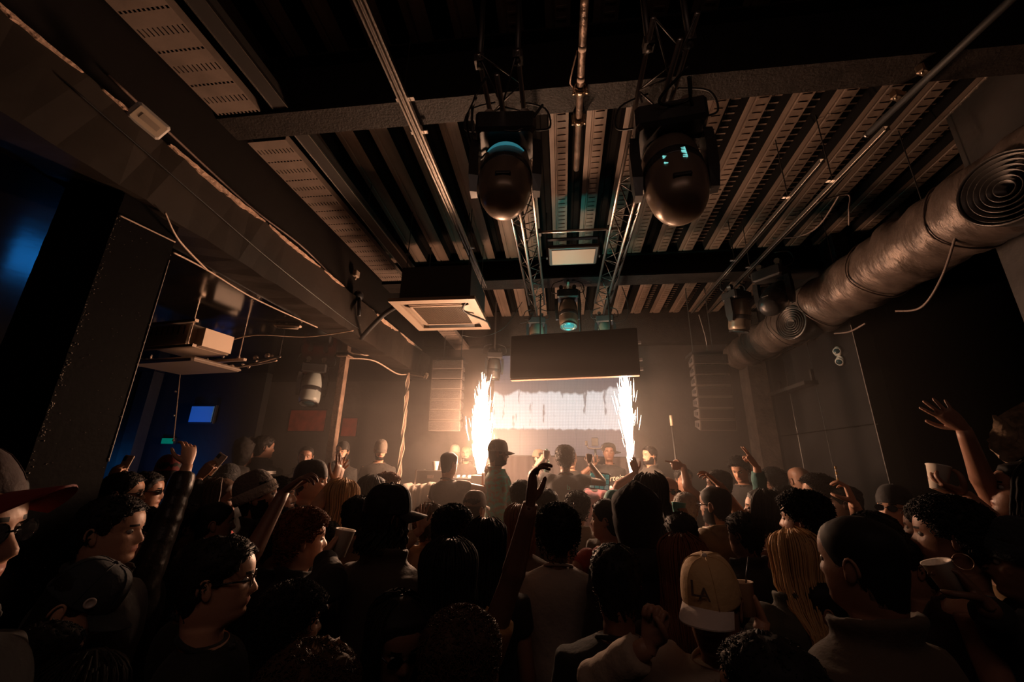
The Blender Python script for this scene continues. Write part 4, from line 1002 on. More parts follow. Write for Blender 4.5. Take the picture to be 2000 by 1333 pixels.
# ---- hands: wrist at origin, fingers +Z, palm faces +Y, thumb at -X (right hand)
def make_hand(curl, spread, thumb, vox):
    b = MB()
    ks = crom([(0.024, 0.017, 0, -0.02), (0.026, 0.017, 0, 0.0), (0.034, 0.018, 0, 0.03), (0.041, 0.016, 0, 0.065), (0.040, 0.013, 0, 0.095), (0.034, 0.008, 0, 0.103)], 12)
    ang = np.arange(14) * 2 * PI / 14
    b.rings(np.stack([np.stack([w * np.cos(ang), t * np.sin(ang) + o, np.full(14, z)], 1) for w, t, o, z in ks]))
    fx = (-0.029, -0.010, 0.010, 0.028); fl = (0.074, 0.082, 0.076, 0.06); fz = (0.092, 0.097, 0.093, 0.083); frd = (0.0088, 0.009, 0.0086, 0.0076)
    for i in range(4):
        p = np.array((fx[i], 0.0, fz[i] - 0.02)); pts = [p.copy()]; p = np.array((fx[i], 0.0, fz[i])); pts.append(p.copy())
        th = 0.0; sp = (i - 1.4) * spread
        for j, fr in enumerate((0.45, 0.3, 0.25)):
            th += curl[i][j]
            dvec = np.array((math.sin(sp) * math.cos(th), math.sin(th), math.cos(sp) * math.cos(th)))
            p = p + dvec * fl[i] * fr; pts.append(p.copy())
        rr = frd[i] * np.array((1.0, 1.05, 0.98, 0.9, 0.72))
        b.tube(crom(pts, 13), np.interp(np.linspace(0, 4, 13), range(5), rr), 8)
        b.ell(pts[-1], (rr[-1],) * 3, 8, 6)
    p = np.array((-0.018, 0.004, 0.018)); pts = [p]
    for dvec, ln in zip(thumb, (0.042, 0.034, 0.026)):
        p = p + _n(dvec) * ln; pts.append(p)
    b.tube(crom(pts, 11), np.linspace(0.0145, 0.0085, 11), 8); b.ell(pts[-1], (0.0085,) * 3, 8, 6)
    me = b.mesh('hand', [SKIN[0]])
    o = link('hand_tmp', me); md = o.modifiers.new('r', 'REMESH'); md.mode = 'VOXEL'; md.voxel_size = vox
    sm = o.modifiers.new('s', 'SMOOTH'); sm.iterations = 2; sm.factor = 0.5
    dg = bpy.context.evaluated_depsgraph_get(); ev = o.evaluated_get(dg); m2 = ev.to_mesh()
    V = np.zeros(len(m2.vertices) * 3); m2.vertices.foreach_get('co', V); Fc = [list(pp.vertices) for pp in m2.polygons]
    ev.to_mesh_clear(); bpy.data.objects.remove(o); bpy.data.meshes.remove(me)
    return V.reshape(-1, 3), Fc
c3 = lambda a, b, c: (a, b, c)
TH_OUT = ((-0.8, 0.25, 0.6), (-0.55, 0.2, 0.85), (-0.3, 0.15, 0.95)); TH_IN = ((-0.6, 0.55, 0.6), (0.1, 0.75, 0.65), (0.6, 0.4, 0.6)); TH_GRIP = ((-0.75, 0.6, 0.45), (-0.25, 0.85, 0.5), (0.45, 0.7, 0.45))
HANDS = {
    'open': make_hand([c3(.1, .12, .1), c3(.05, .1, .1), c3(.12, .15, .1), c3(.2, .2, .15)], 0.2, TH_OUT, 0.0042),
    'relaxed': make_hand([c3(.3, .45, .35), c3(.45, .55, .4), c3(.55, .6, .45), c3(.6, .65, .45)], 0.08, TH_OUT, 0.0042),
    'point': make_hand([c3(.0, .06, .05), c3(1.2, 1.5, .9), c3(1.3, 1.5, .9), c3(1.3, 1.5, .9)], 0.03, TH_IN, 0.0042),
    'two': make_hand([c3(.05, .08, .05), c3(.0, .1, .05), c3(1.1, 1.4, .9), c3(1.2, 1.4, .9)], 0.16, TH_IN, 0.0042),
    'fist': make_hand([c3(1.3, 1.6, 1.0), c3(1.35, 1.6, 1.0), c3(1.35, 1.6, 1.0), c3(1.3, 1.6, 1.0)], 0.0, TH_IN, 0.0042),
    'grip': make_hand([c3(.7, .75, .5), c3(.75, .8, .5), c3(.75, .8, .5), c3(.8, .8, .5)], 0.04, TH_GRIP, 0.0042),
    'claw': make_hand([c3(.2, .75, .5), c3(.5, .7, .5), c3(.6, .75, .5), c3(.35, .6, .5)], 0.16, TH_OUT, 0.0042),
    'low': make_hand([c3(.3, .4, .3), c3(.4, .45, .3), c3(.5, .45, .3), c3(.5, .5, .3)], 0.05, TH_OUT, 0.0085)}

SHO = np.array((0.168, -0.01, 1.378)); UA, FA = 0.285, 0.255
def ik(S, T, hint):
    dv = T - S; d = np.linalg.norm(dv); mx = (UA + FA) * 0.999
    stretch = 1.0
    if d > mx: stretch = min(d / mx, 1.08); T = S + dv / d * mx * stretch; dv = T - S; d = np.linalg.norm(dv)
    a, b = UA * stretch, FA * stretch
    ca = np.clip((a * a + d * d - b * b) / (2 * a * d), -1, 1)
    ax = dv / d; h = np.array(hint, float); h = h - ax * h.dot(ax); h /= np.linalg.norm(h) + 1e-9
    return S + ax * a * ca + h * a * math.sqrt(1 - ca * ca), T

def rotm(yaw, pitch, roll=0.0):
    return np.array(Matrix.Rotation(-yaw, 3, 'Z') @ Matrix.Rotation(pitch, 3, 'X') @ Matrix.Rotation(roll, 3, 'Y'))
PIV = np.array((0, -0.012, 1.49))
GRIPS = {}
ADD = dict(bald=0, buzz=0.004, short=0.012, curly=0.03, afro=0.06, long=0.016, bob=0.018, dreads=0.022, braids=0.016, bun=0.02, hood=0.035)
TROUS = cloth((0.02, 0.02, 0.023)); SHOE = mat('dark_shoe', (0.02, 0.019, 0.018), 0.5)
LEGMESH = {}
def leg_meshes():
    b = MB()
    for s in (-1, 1):
        b.tube(crom([(s * .085, 0, .92), (s * .095, .01, .80), (s * .1, .012, .5), (s * .105, -.01, .3), (s * .11, -.015, .07)], 10), np.interp(np.linspace(0, 1, 10), [0, .2, .5, 1], [.088, .092, .068, .062]), 10)
    b.ell((0, -.012, .9), (.172, .122, .1), 16, 8)
    LEGMESH['trousers'] = b
    for s in (-1, 1):
        b = MB(); b.rings(np.array([[(s * .11 + w * math.cos(a), y + .0 * a, max(0, h * (math.sin(a) * .5 + .5))) for a in np.arange(10) * 2 * PI / 10] for y, w, h in ((-.085, .025, .06), (-.06, .04, .09), (0, .042, .085), (.08, .046, .06), (.14, .045, .045), (.175, .02, .03))]))
        LEGMESH['shoe%d' % s] = b
leg_meshes()

def hair_line(a):
    """lowest hair height for angle a"""
    d = np.abs((a + PI) % (2 * PI) - PI)
    return np.interp(d, [0, 0.45, 0.85, 1.15, 1.35, 1.55, 1.8, 2.2, 3.15], [0.187, 0.185, 0.168, 0.135, 0.105, 0.115, 0.07, 0.03, 0.018])
HC = np.array((0, -0.004, 0.12))
def off(P, o):
    d = P - HC; d = d / (np.array((0.075, 0.1, 0.115)) ** 2); d /= np.linalg.norm(d, axis=-1, keepdims=True)
    return P + d * (o[..., None] if isinstance(o, np.ndarray) else o)
def hair_shell(b, thick, r, line=hair_line, noise=0.0, n=14, A=44, taper=True, m=0):
    a = np.arange(A) * 2 * PI / A; lo = line(a); rows = []
    for j in range(n):
        t = j / (n - 1); z = lo + (0.2335 - lo) * t ** 0.8
        P = head_pt(a, z)
        o = thick * (np.clip(t * 4, 0.12, 1) if taper else 1.0) + (r.normal(0, noise, A) if noise else 0.0)
        rows.append(off(P, np.broadcast_to(o, (A,)).copy()))
    b.rings(np.array(rows), m, (False, True))
def hair_surface(r, n, thick, line=hair_line):
    a = r.uniform(0, 2 * PI, n); lo = line(a); u = r.random(n) ** 0.7
    z = lo + (0.233 - lo) * u
    return off(head_pt(a, z), np.full(n, thick)), a, z
def curls(b, r, n, thick, size, rad, m=0):
    P0, a, z = hair_surface(r, n, thick)
    dn = P0 - HC; dn /= np.linalg.norm(dn, axis=1)[:, None]
    t1 = np.cross(dn, r.normal(0, 1, (n, 3))); t1 /= np.linalg.norm(t1, axis=1)[:, None]; t2 = np.cross(dn, t1)
    K = 6; P = np.zeros((n, K, 3)); s = size * r.uniform(.6, 1.3, n)[:, None]
    for k in range(K):
        th = k / (K - 1) * 4.6
        P[:, k] = P0 + s * (math.cos(th) * t1 + math.sin(th) * t2) * 0.55 + dn * s * (k / (K - 1) - .4) * 1.2
    w = rad * np.sin(np.linspace(.5, PI - .3, K))[None]
    b.strands(P, w, w, m)
def locks(b, r, n, length, off0, rw, rt, amin=0.9, wav=0.004, m=0, drop=0.0, hat=False):
    """hanging locks: from the crown over the head and down; length below the chin"""
    a = r.uniform(amin, 2 * PI - amin, n); K = 12; P = np.zeros((n, K, 3))
    ln = length * r.uniform(.82, 1.05, n); zr = np.interp(np.abs((a + PI) % (2 * PI) - PI), [0.8, 1.6, 3.14], [0.09, 0.09, 0.075])
    z0 = r.uniform(0.19, 0.2335, n) if not hat else r.uniform(0.12, 0.135, n);
    if hat: zr = np.full(n, 0.07); off0 = 0.012
    ph = r.uniform(0, 6, n)
    o = off0 * r.uniform(.5, 1.15, n)
    for k in range(K):
        t = k / (K - 1)
        if k < 6:
            z = z0 + (zr - z0) * (k / 5) ** 1.3; P[:, k] = off(head_pt(a, z), o)
            P[:, k, 2] = np.minimum(P[:, k, 2], z0 + off0)
        else:
            u = (k - 5) / (K - 6)
            Q = P[:, 5].copy(); Q[:, 2] = zr - u * (ln + zr)
            spread = 1 + 0.12 * u - drop * u
            Q[:, :2] *= spread
            Q[:, 1] -= 0.03 * u * np.cos(a) * -1 * 0 + 0.02 * u
            Q[:, 0] += wav * np.sin(ph + u * 7); Q[:, 1] += wav * np.cos(ph + u * 6)
            u2 = np.clip((-0.03 - Q[:, 2]) / 0.09, 0, 1); bk_ = np.minimum(Q[:, 1], -0.128 - 0.012 * r.random(n)) if length > 0.2 else Q[:, 1]
            Q[:, 1] = Q[:, 1] * (1 - u2) + bk_ * u2
            P[:, k] = Q
    w = np.interp(np.linspace(0, 1, K), [0, .2, .8, 1], [.7, 1, 1, .35])[None]
    b.strands(P, rw * w * r.uniform(.7, 1.2, n)[:, None], rt * w, m, HC)

def lathe_hat(b, prof, m=0, A=40, cz=0.0):
    """prof rows: (z, front, back, halfwidth)"""
    a = np.arange(A) * 2 * PI / A; rows = []
    for z, f, bk, w in prof:
        rows.append(np.stack([w * np.sin(a), np.where(np.cos(a) > 0, f, -bk) * np.cos(a), np.full(A, z)], 1))
    b.rings(np.array(rows), m)

def person(label, px, py, D, face=0, hy=0, hp=0, hr=0, skin=2, hair='short', hcol='black', hat=None, hatcol=(0.02, 0.02, 0.022), brimcol=None,
           top='tee', tcol=(0.03, 0.03, 0.032), tmat=None, aR=None, aL=None, beard=False, glasses=None, base=0.0, hf=None, seed=None, fem=0.0, vox=None,
           hl=None, near=False, hint_R=None, hint_L=None, key=None, ht=0.0, width=1.0, group=None):
    seed = seed or (abs(int(px * 7 + py * 13)) + 1); r = np.random.default_rng(seed)
    P = at_d(px, py, D)
    add = ADD[hair] if not hat else {'cap': 0.03, 'beanie': 0.04}[hat]
    st = P[2] - base; s = (st) / (1.75 + add)
    if not 0.84 < s < 1.13: print('STATURE', label, round(st, 2), round(P[1], 2)); s = min(max(s, 0.84), 1.13)
    yaw = R(face)
    Mw = Matrix.Translation((P[0], P[1], base)) @ Matrix.Rotation(-yaw, 4, 'Z') @ Matrix.Scale(s, 4)
    Mi = np.array(Mw.inverted()); Mn = np.array(Mw)
    RH = rotm(R(hy), R(hp), R(hr))
    # keep the head where the picture has it: shift the body under a tilted head
    shift = RH @ np.array((0, 0.012, 0.25)) + PIV - np.array((0, 0, 1.74)); shift[2] = 0
    def H(V): return (V - np.array((0, 0, -0.025))) @ RH.T + PIV - shift
    def B_(V): return V - shift
    # --- body
    b = MB(); tr = torso_rings(-0.004, 14, fem=fem)
    hrg = HEAD_RINGS.copy(); hrg[..., 0] *= width
    out = []
    for q, row in enumerate(hrg):
        z = row[0, 2] if False else HZ[q, 0]
        u = np.clip((z + 0.085) / 0.06, 0, 1)
        idn = row + np.array((0, -0.012, 1.515)) - shift
        out.append(idn * (1 - u) + H(row) * u)
    grid = np.concatenate([B_(tr), np.array(out)])
    K = len(grid); nT = len(tr)
    zc_ = (HEAD_RINGS[:, :, 2]); xx = HEAD_RINGS[:, :, 0]; yy = HEAD_RINGS[:, :, 1]
    mi = np.zeros((K - 1, NA), int)
    for q in range(len(HZ) - 1):
        Z = (zc_[q] + zc_[q + 1]) / 2; X = np.abs((xx[q] + np.roll(xx[q], -1)) / 2); Yv = yy[q]
        fr = Yv > 0.03
        mi[nT + q][fr & (X < 0.024) & (np.abs(Z - 0.0505) < 0.0095)] = 1
        mi[nT + q][fr & (X > 0.013) & (X < 0.047) & (np.abs(Z - 0.1375 + (X - 0.03) * 0.1) < 0.0042)] = 2
        if beard:
            cond = (Yv > -0.03) & (Z > -0.012) & ((Z < np.interp(X, [0, .028, .042, .056, .068], [.041, .041, .044, .058, .10])) | ((Z > 0.059) & (Z < 0.068) & (X < 0.03)))
            mi[nT + q][cond] = 2
        if hair == 'buzz':
            aa = (ANG + np.roll(ANG, -1)) / 2
            mi[nT + q][Z > hair_line(aa)] = 5
    b.rings(grid, mi.reshape(-1).tolist())
    b.m[-1] = 5 if hair == 'buzz' else 0
    for sx in (-1, 1):       # eyes, ears
        e = MB(); 
        b.ell(H(np.array((sx * .031 * width, .0775, .117))), (.0118, .0118, .0112), 12, 8, 3)
        b.ell(H(np.array((sx * .031 * width, .0855, .117))), (.006, .0048, .006), 8, 5, 4)
        b.ell(H(np.array((sx * .0755 * width, -.012, .102))), (.007, .0165, .03), 10, 7, 0, RH @ np.array(Matrix.Rotation(R(14) * 1, 3, 'X') @ Matrix.Rotation(R(-16) * sx, 3, 'Z')))
        an = np.linspace(-0.9, 3.6, 12)
        b.tube(H(np.stack([sx * (0.079 + 0.004 * np.sin(an)) * width + 0 * an, -.013 - .0165 * np.cos(an) * -1 - .004, .104 + .030 * np.sin(an)], 1) * np.array((1, 1, 1))), 0.0042, 6)
    # --- arms
    slv = []; gl = {}
    for side, arm, hint in ((1, aR, hint_R), (-1, aL, hint_L)):
        S = SHO * np.array((side, 1, 1)) - shift
        pose = 'low'; hd = None; palm = None
        if arm is None: T = S + np.array((side * .06, .03 + r.uniform(0, .1), -.52)); hnt = (side * .3, -1, 0)
        elif arm == 'chest': T = S + np.array((-side * .06, .27, -.18 + r.uniform(-.05, .05))); hnt = (side * .5, -.2, -1)
        else:
            T = (Mi @ np.append(at_d(*arm[:3]), 1))[:3]; pose = arm[3] if len(arm) > 3 else 'relaxed'; hnt = (side * .7, -.2, -.6)
            if len(arm) > 4 and arm[4] is not None: hd = np.linalg.inv(Mn[:3, :3]) @ np.array(arm[4], float)
            if len(arm) > 5: palm = np.linalg.inv(Mn[:3, :3]) @ np.array(arm[5], float)
            if T[2] > S[2] + .05: S = S + np.array((-side * .012, 0, .035))
        if hint is not None: hnt = hint
        E_, W = ik(S, T, hnt)
        pts = np.concatenate([crom([S - (E_ - S) * 0.12, S, S + (E_ - S) * .5, E_], 9)[:-1], crom([E_, E_ + (W - E_) * .35, W], 8)])
        rad = np.interp(np.linspace(0, 1, len(pts)), [0, .1, .3, .5, .6, .72, 1], [.03, .05, .045, .037, .042, .038, .0255])
        b.tube(pts, rad, 12)
        zd = (W - E_) / np.linalg.norm(W - E_) if hd is None else _n(hd)
        pn = np.array((0, 1.0, 0.2)) if palm is None else palm
        if arm is None: pn = np.array((-side, 0.1, 0))
        yd = pn - zd * pn.dot(zd)
        if np.linalg.norm(yd) < 1e-3: yd = np.array((1.0, 0, 0)) - zd * zd[0]
        yd = _n(yd); xd = np.cross(yd, zd)
        HV, HF = HANDS[pose]
        V = HV * np.array((1 if side > 0 else -1, 1, 1)) * (0.97 if not fem else 0.9)
        V = V @ np.stack([xd, yd, zd]) + W
        b.arr(V, HF if side > 0 else [q[::-1] for q in HF])
        gl['R' if side > 0 else 'L'] = (Mn @ np.append(W + zd * .085 + yd * .035, 1))[:3], _n(Mn[:3, :3] @ zd), _n(Mn[:3, :3] @ yd), _n(Mn[:3, :3] @ xd) * side
        slv.append((S, E_, W, pts))
    if key: GRIPS[key] = gl
    HM = HAIR[hcol]
    me = b.mesh('person', [SKIN[skin], LIP[skin], HM, EYEW, IRIS, mat('stubble_%d' % skin, tuple(c * 0.45 for c in SKIN[skin].node_tree.nodes['Principled BSDF'].inputs['Base Color'].default_value[:3]), 0.6, bump=0.3, bscale=300)])
    o = link('person', me); o.matrix_world = Mw
    tag(o, label, 'person', group)
    # --- clothes
    c = MB(); long = top in ('jacket', 'puffer', 'hoodie', 'sweater', 'leather', 'shirt')
    ease = dict(tee=.014, tank=.008, shirt=.022, sweater=.024, hoodie=.03, jacket=.03, leather=.03, puffer=.045, strapless=.008)[top]
    a20 = np.arange(28) * 2 * PI / 28
    zt = {'tank': 1.405, 'strapless': 1.30}.get(top)
    c.rings(B_(torso_rings(ease, 22, a20, 0.84, 0.012 if top == 'puffer' else 0.0, zt, fem)))
    if top == 'tank':
        for sx in (-1, 1):
            for fy in (-.075, .085): c.tube(B_(np.array([(sx * .1, fy * 1.25, 1.35), (sx * .1, fy, 1.42), (sx * .095, 0.0, 1.455)])), .012, 8)
    if top not in ('tank', 'strapless'):
        for (S, E_, W, pts) in slv:
            n = len(pts)
            if long: q = pts[:-1]; L_ = np.linspace(0, 1, len(q)); rad = np.interp(L_, [0, .1, .3, .5, .9, 1], [.045, .062, .058, .052, .044, .042]) + ease * .5
            else: q = pts[:6]; rad = np.interp(np.linspace(0, 1, 6), [0, .3, 1], [.045, .06, .06]) + ease * .35
            if top == 'puffer': rad = rad + .012 * np.abs(np.sin(np.linspace(0, 9, len(q))))
            if long and top != 'puffer':
                qq = crom(q, 24); rad = np.interp(np.linspace(0, 1, 24), np.linspace(0, 1, len(q)), rad) + r.normal(0, .0035, 24); q = qq
            c.tube(q, rad, 12)
    if top in ('jacket', 'puffer', 'leather', 'shirt'):
        an = np.arange(30) * 2 * PI / 30; hh = .045 if top != 'shirt' else .03
        zz = 1.455 + .02 * -np.cos(an)
        for q in range(3):
            c.tube(B_(np.stack([(.085 + .01 * q) * np.sin(an), (.075 + .01 * q) * np.cos(an) - .012, zz + hh * q / 2], 1)[list(range(3, 28))]), .016, 8)
    if top in ('tee', 'sweater'):
        an = np.linspace(0, 2 * PI, 31)[:-1]
        cr = B_(np.stack([.079 * np.sin(an), .07 * np.cos(an) - .012 + .008 * (np.cos(an) > 0), 1.462 - .022 * np.cos(an)], 1))
        COLLAR.append(cr)
    if top == 'hoodie':
        c.ell(B_(np.array((0, -.1, 1.45))), (.125, .075, .07), 16, 10); c.tube(B_(np.array([(sx * .1, fy, z) for sx, fy, z in ((-1, -.04, 1.47), (-.95, .05, 1.455), (0, .1, 1.42), (.95, .05, 1.455), (1, -.04, 1.47))])), .024, 8)
    nm = {'tee': 't_shirt', 'tank': 'tank_top', 'strapless': 'strapless_top'}.get(top, top if top in ('hoodie', 'sweater', 'shirt') else 'jacket')
    tm = tmat or cloth(tcol, *((.35, .8, 9) if top == 'leather' else (.45, .6, 10) if top == 'puffer' else (.8, .5, 14)))
    co = c.build(nm, tm, o, True)
    md = co.modifiers.new('remesh', 'REMESH'); md.mode = 'VOXEL'; md.voxel_size = vox or (0.014 if D < 2.4 else 0.02); md.use_smooth_shade = True
    sm = co.modifiers.new('smooth', 'SMOOTH'); sm.iterations = 4; sm.factor = 0.5
    if top in ('tee', 'sweater'):
        cr = COLLAR.pop(); MB().tube(np.concatenate([cr, cr[:1]]), .0085, 6).build('collar', tm, o, True)
    tb = LEGMESH['trousers']
    if 'mesh_trousers' not in LEGMESH:
        LEGMESH['mesh_trousers'] = tb.mesh('trousers', [TROUS]); LEGMESH['mesh_shoe1'] = LEGMESH['shoe1'].mesh('shoe', [SHOE]); LEGMESH['mesh_shoe-1'] = LEGMESH['shoe-1'].mesh('shoe', [SHOE])
    sh = Vector((-shift[0], -shift[1], 0))
    link('trousers', LEGMESH['mesh_trousers'], o, sh); link('shoe', LEGMESH['mesh_shoe1'], o, sh); link('shoe', LEGMESH['mesh_shoe-1'], o, sh)
    # --- hair
    h = MB(); det = 1.0 if D < 1.6 else (0.65 if D < 2.6 else 0.35)
    if hair == 'short' and not hat: hair_shell(h, .013, r, noise=.0035); curls(h, r, int(900 * det), .012, .007, .0016 + .0008 * (D > 1.6))
    elif hair == 'short': hair_shell(h, .006, r, noise=.001)
    elif hair == 'buzz' and not hat: hair_shell(h, .004, r, noise=.0006)
    elif hair == 'curly': hair_shell(h, .026, r, noise=.006); curls(h, r, int(2600 * det), .027, .013, .0018 + .0008 * (D > 1.6))
    elif hair == 'afro': hair_shell(h, .05, r, noise=.008); curls(h, r, int(3800 * det), .051, .013, .0018 + .0008 * (D > 1.6))
    elif hair in ('long', 'bob', 'braids', 'dreads', 'bun'):
        t_ = dict(long=.014, bob=.016, braids=.012, dreads=.012, bun=.012)[hair]
        hair_shell(h, t_ if not hat else .005, r, noise=.001)
        L_ = hl if hl is not None else dict(long=.3, bob=.05, braids=.33, dreads=.1)[hair] if hair != 'bun' else 0
        if hair == 'long': locks(h, r, int(430 * max(det, .5)), L_, .026, .005, .003, 1.25 if L_ > .2 else 1.0)
        if hair == 'bob': locks(h, r, int(430 * max(det, .5)), L_, .028, .005, .003, .95, drop=.1, hat=bool(hat))
        if hair == 'braids': locks(h, r, int(330 * max(det, .5)), L_, .026, .0045, .003, 1.25, .006)
        if hair == 'dreads': locks(h, r, int(120 * max(det, .6)), L_, .028, .0065, .006, .8, .009, hat=bool(hat))
        if hair == 'bun': h.ell((0, -.09, .235), (.045, .045, .04), 12, 8); curls(h, r, int(300 * det), .012, .008, .0028)
    elif hair == 'hood':
        hair_shell(h, .034, r, lambda a: np.interp(np.abs((a + PI) % (2 * PI) - PI), [0, .7, 1.0, 1.4, 3.15], [0.2, .185, .06, -.03, -.07]), noise=.0015, taper=False, n=20)
        v_ = h.v[-1]; v_[:, 2] += .022 * np.exp(-(v_[:, 0] / .028) ** 2) * np.clip((v_[:, 2] - .12) / .1, 0, 1); v_ *= np.array((1.06, 1.02, 1)) * 1.0
    if h.n and not (hat and hair in ('short', 'buzz')):
        V = [H(v) for v in h.v]; h.v = V
        m_ = tm if hair == 'hood' else HM
        h.build('hood' if hair == 'hood' else 'hair', m_, o, True)
    elif h.n:
        h.v = [H(v) for v in h.v]; h.build('hair', HM, o, True)
    # --- hats
    if hat == 'cap':
        hm = cloth(hatcol, .75, .2, 40)
        cb_ = MB(); k = []
        for t in np.linspace(0, 1, 9):
            cz_ = math.cos(t * PI / 2 * .97) ** .62; k.append((.142 + .116 * math.sin(t * PI / 2), (.106 if t < .5 else .108) * cz_, -.112 * cz_, .087 * cz_))
        lathe_hat(cb_, [(.136, .105, -.111, .086)] + k)
        RC = np.array(Matrix.Rotation(R(-(hf or 0)), 3, 'Z') @ Matrix.Rotation(R(-4 + ht), 3, 'X'))
        fx = lambda V: H((V - HC) @ RC.T + HC)
        cb_.v = [fx(v) for v in cb_.v]; co_ = cb_.build('cap', hm, o, True)
        bb = MB(); aa = np.linspace(-1.0, 1.0, 15); g = []
        for t in np.linspace(0, 1, 6):
            ex = .1 + .085 * t
            g.append(np.stack([np.sin(aa) * (.088 + .004 * t), .102 * np.cos(aa) + .078 * t * np.cos(aa * 1.1) ** .8, .146 - .024 * np.sin(aa) ** 2 * (1 + .6 * t) - .016 * t + 0 * aa], 1))
        g = np.array(g); up = g + np.array((0, 0, .004)); 
        bb.rings(g, 0, closed=False); bb.rings(up, 0, closed=False)
        edge = np.stack([g[-1], up[-1]]); bb.rings(edge, 0, closed=False)
        bb.v = [fx(v) for v in bb.v]; bb.build('brim', cloth(brimcol or hatcol, .75, .2, 40), co_, True)
        bt = MB(); bt.ell((0, -.002, .26), (.009, .009, .006), 8, 5); bt.v = [fx(v) for v in bt.v]; bt.build('button', cloth(brimcol or hatcol, .75, .2, 40), co_, True)
        if near or D < 2.1:
            for q in range(6):
                an = q * PI / 3 + PI / 6; pts = [(np.sin(an) * kk[3] * 1.01, np.cos(an) * (kk[1] if math.cos(an) > 0 else -kk[2]) * 1.01, kk[0] + .001) for kk in k]
                sm_ = MB().tube(pts, .0016, 5); sm_.v = [fx(v) for v in sm_.v]; sm_.build('seam', hm, co_, True)
        o['cap_frame'] = 0; CAPS[label] = (co_, fx)
    if hat == 'beanie':
        hm = cloth(hatcol, .9, .7, 60); k = []
        for t in np.linspace(0, 1, 10):
            cz_ = math.cos(t * PI / 2 * .96) ** .7; k.append((.15 + .12 * math.sin(t * PI / 2), .106 * cz_, -.112 * cz_, .086 * cz_))
        cb_ = MB(); lathe_hat(cb_, [(.13, .104, -.112, .086)] + k); cb_.v = [H((v - HC) @ rotm(0, R(14)).T + HC) for v in cb_.v]; co_ = cb_.build('beanie', hm, o, True)
        cb_ = MB(); lathe_hat(cb_, [(.112, .106, -.113, .086), (.114, .113, -.12, .093), (.14, .115, -.122, .095), (.168, .113, -.119, .093), (.172, .107, -.113, .087)]); cb_.v = [H((v - HC) @ rotm(0, R(14)).T + HC) for v in cb_.v]
        cb_.build('folded_band', cloth(brimcol or hatcol, .9, .7, 60), co_, True); CAPS[label] = (co_, lambda V: H((V - HC) @ rotm(0, R(14)).T + HC))
    if glasses:
        gm = MB()
        for sx in (-1, 1):
            an = np.arange(16) * 2 * PI / 16
            if glasses == 'sun': gm.rings(np.stack([np.stack([sx * .033 + q * .026 * np.cos(an), .101 - .1 * (q * .026 * np.cos(an) * sx) ** 1 * .25 + 0 * an, .115 + q * .019 * np.sin(an)], 1) for q in (.05, .6, 1)]))
            else: gm.tube(np.stack([sx * .033 + .024 * np.cos(an), .1 + 0 * an, .115 + .02 * np.sin(an)], 1)[list(range(16)) + [0]], .0016, 6)
            gm.tube([(sx * .058, .097, .12), (sx * .076, .05, .121), (sx * .079, -.01, .117)], .0028, 6)
        gm.tube([(-.009, .104, .118), (.009, .104, .118)], .002, 6)
        gm.v = [H(v) for v in gm.v]; gm.build('sunglasses' if glasses == 'sun' else 'glasses', mat('dark_lens', (0.01, 0.01, 0.012), 0.08), o, True)
    if key: REC[key] = (o, H, B_, CAPS.get(label))
    return o, H, Mw
CAPS = {}; REC = {}; COLLAR = []
P_ = person
UP = (0, 0, 1)
# ---- nearest row
P_('person at the far left edge in a red brimmed cap and dark sunglasses', -36, 868, 0.8, face=66, ht=24, skin=1, hat='cap', hatcol=(0.02, 0.006, 0.006), brimcol=(0.12, 0.008, 0.009), glasses='sun', top='jacket', tcol=(0.02, 0.02, 0.022), near=True)
P_('dark haired man in sharp profile beside the black column', 243, 968, 1.62, face=68, skin=1, hair='short', top='jacket', tcol=(0.03, 0.028, 0.028), near=True)
P_('man bending his head under a dark cap with a round badge', 226, 1074, 1.3, face=55, hp=-28, skin=1, hat='cap', hatcol=(0.03, 0.035, 0.04), top='tee', tcol=(0.05, 0.012, 0.012), near=True, key='badge')
P_('man with smooth short dark hair and glasses in profile, lower left', 452, 1046, 1.28, face=60, skin=1, hair='short', glasses='clear', top='tee', tcol=(0.02, 0.02, 0.02), near=True)
P_('person with short curls whose lit cheek faces the stage', 588, 1133, 1.35, face=38, skin=2, hair='curly', top='tee', tcol=(0.02, 0.02, 0.02), near=True)
P_('person with a wide fuzzy afro at the bottom edge', 618, 1246, 0.95, face=5, skin=3, hair='afro', hcol='brown', top='tee', tcol=(0.02, 0.018, 0.016), near=True)
P_('long haired person in a mustard t-shirt raising one arm high', 882, 1050, 1.45, face=6, skin=3, hair='long', hl=0.12, hcol='black', top='tee', tcol=(0.3, 0.15, 0.05), aR=(1036, 985, 1.28, 'claw', (0.1, 0.1, 1.0), (0.9, -0.2, -0.2)), hint_R=(1, 0.0, 0.15), near=True)
P_('man with tight brown curls seen from behind at bottom centre', 905, 1184, 1.02, face=0, skin=3, hair='curly', hcol='brown', top='jacket', tcol=(0.02, 0.018, 0.016), near=True)
P_('woman with sunglasses pushed up, half hidden behind the curly head', 790, 1165, 1.2, face=140, hp=-15, skin=3, hair='bob', glasses='sun', top='tank', tcol=(0.16, 0.03, 0.03), fem=1)
P_('broad man in a black t-shirt seen from behind near the centre', 1200, 1062, 1.42, face=4, skin=3, hair='short', top='tee', tcol=(0.016, 0.015, 0.015), near=True)
P_('man facing us in a cream trucker cap, hand raised to chin', 1375, 1079, 1.22, face=212, hp=-8, hy=0, skin=2, hat='cap', hatcol=(0.62, 0.4, 0.2), brimcol=(0.6, 0.5, 0.44), top='sweater', tcol=(0.34, 0.26, 0.2), aR=(1268, 1262, 1.08, 'fist', (0.35, 0.1, 0.9)), near=True, key='cream')
P_('auburn long haired woman behind the cream cap', 1328, 1042, 1.68, face=0, skin=1, hair='long', hcol='auburn', top='tee', tcol=(0.03, 0.02, 0.018), fem=1, near=True)
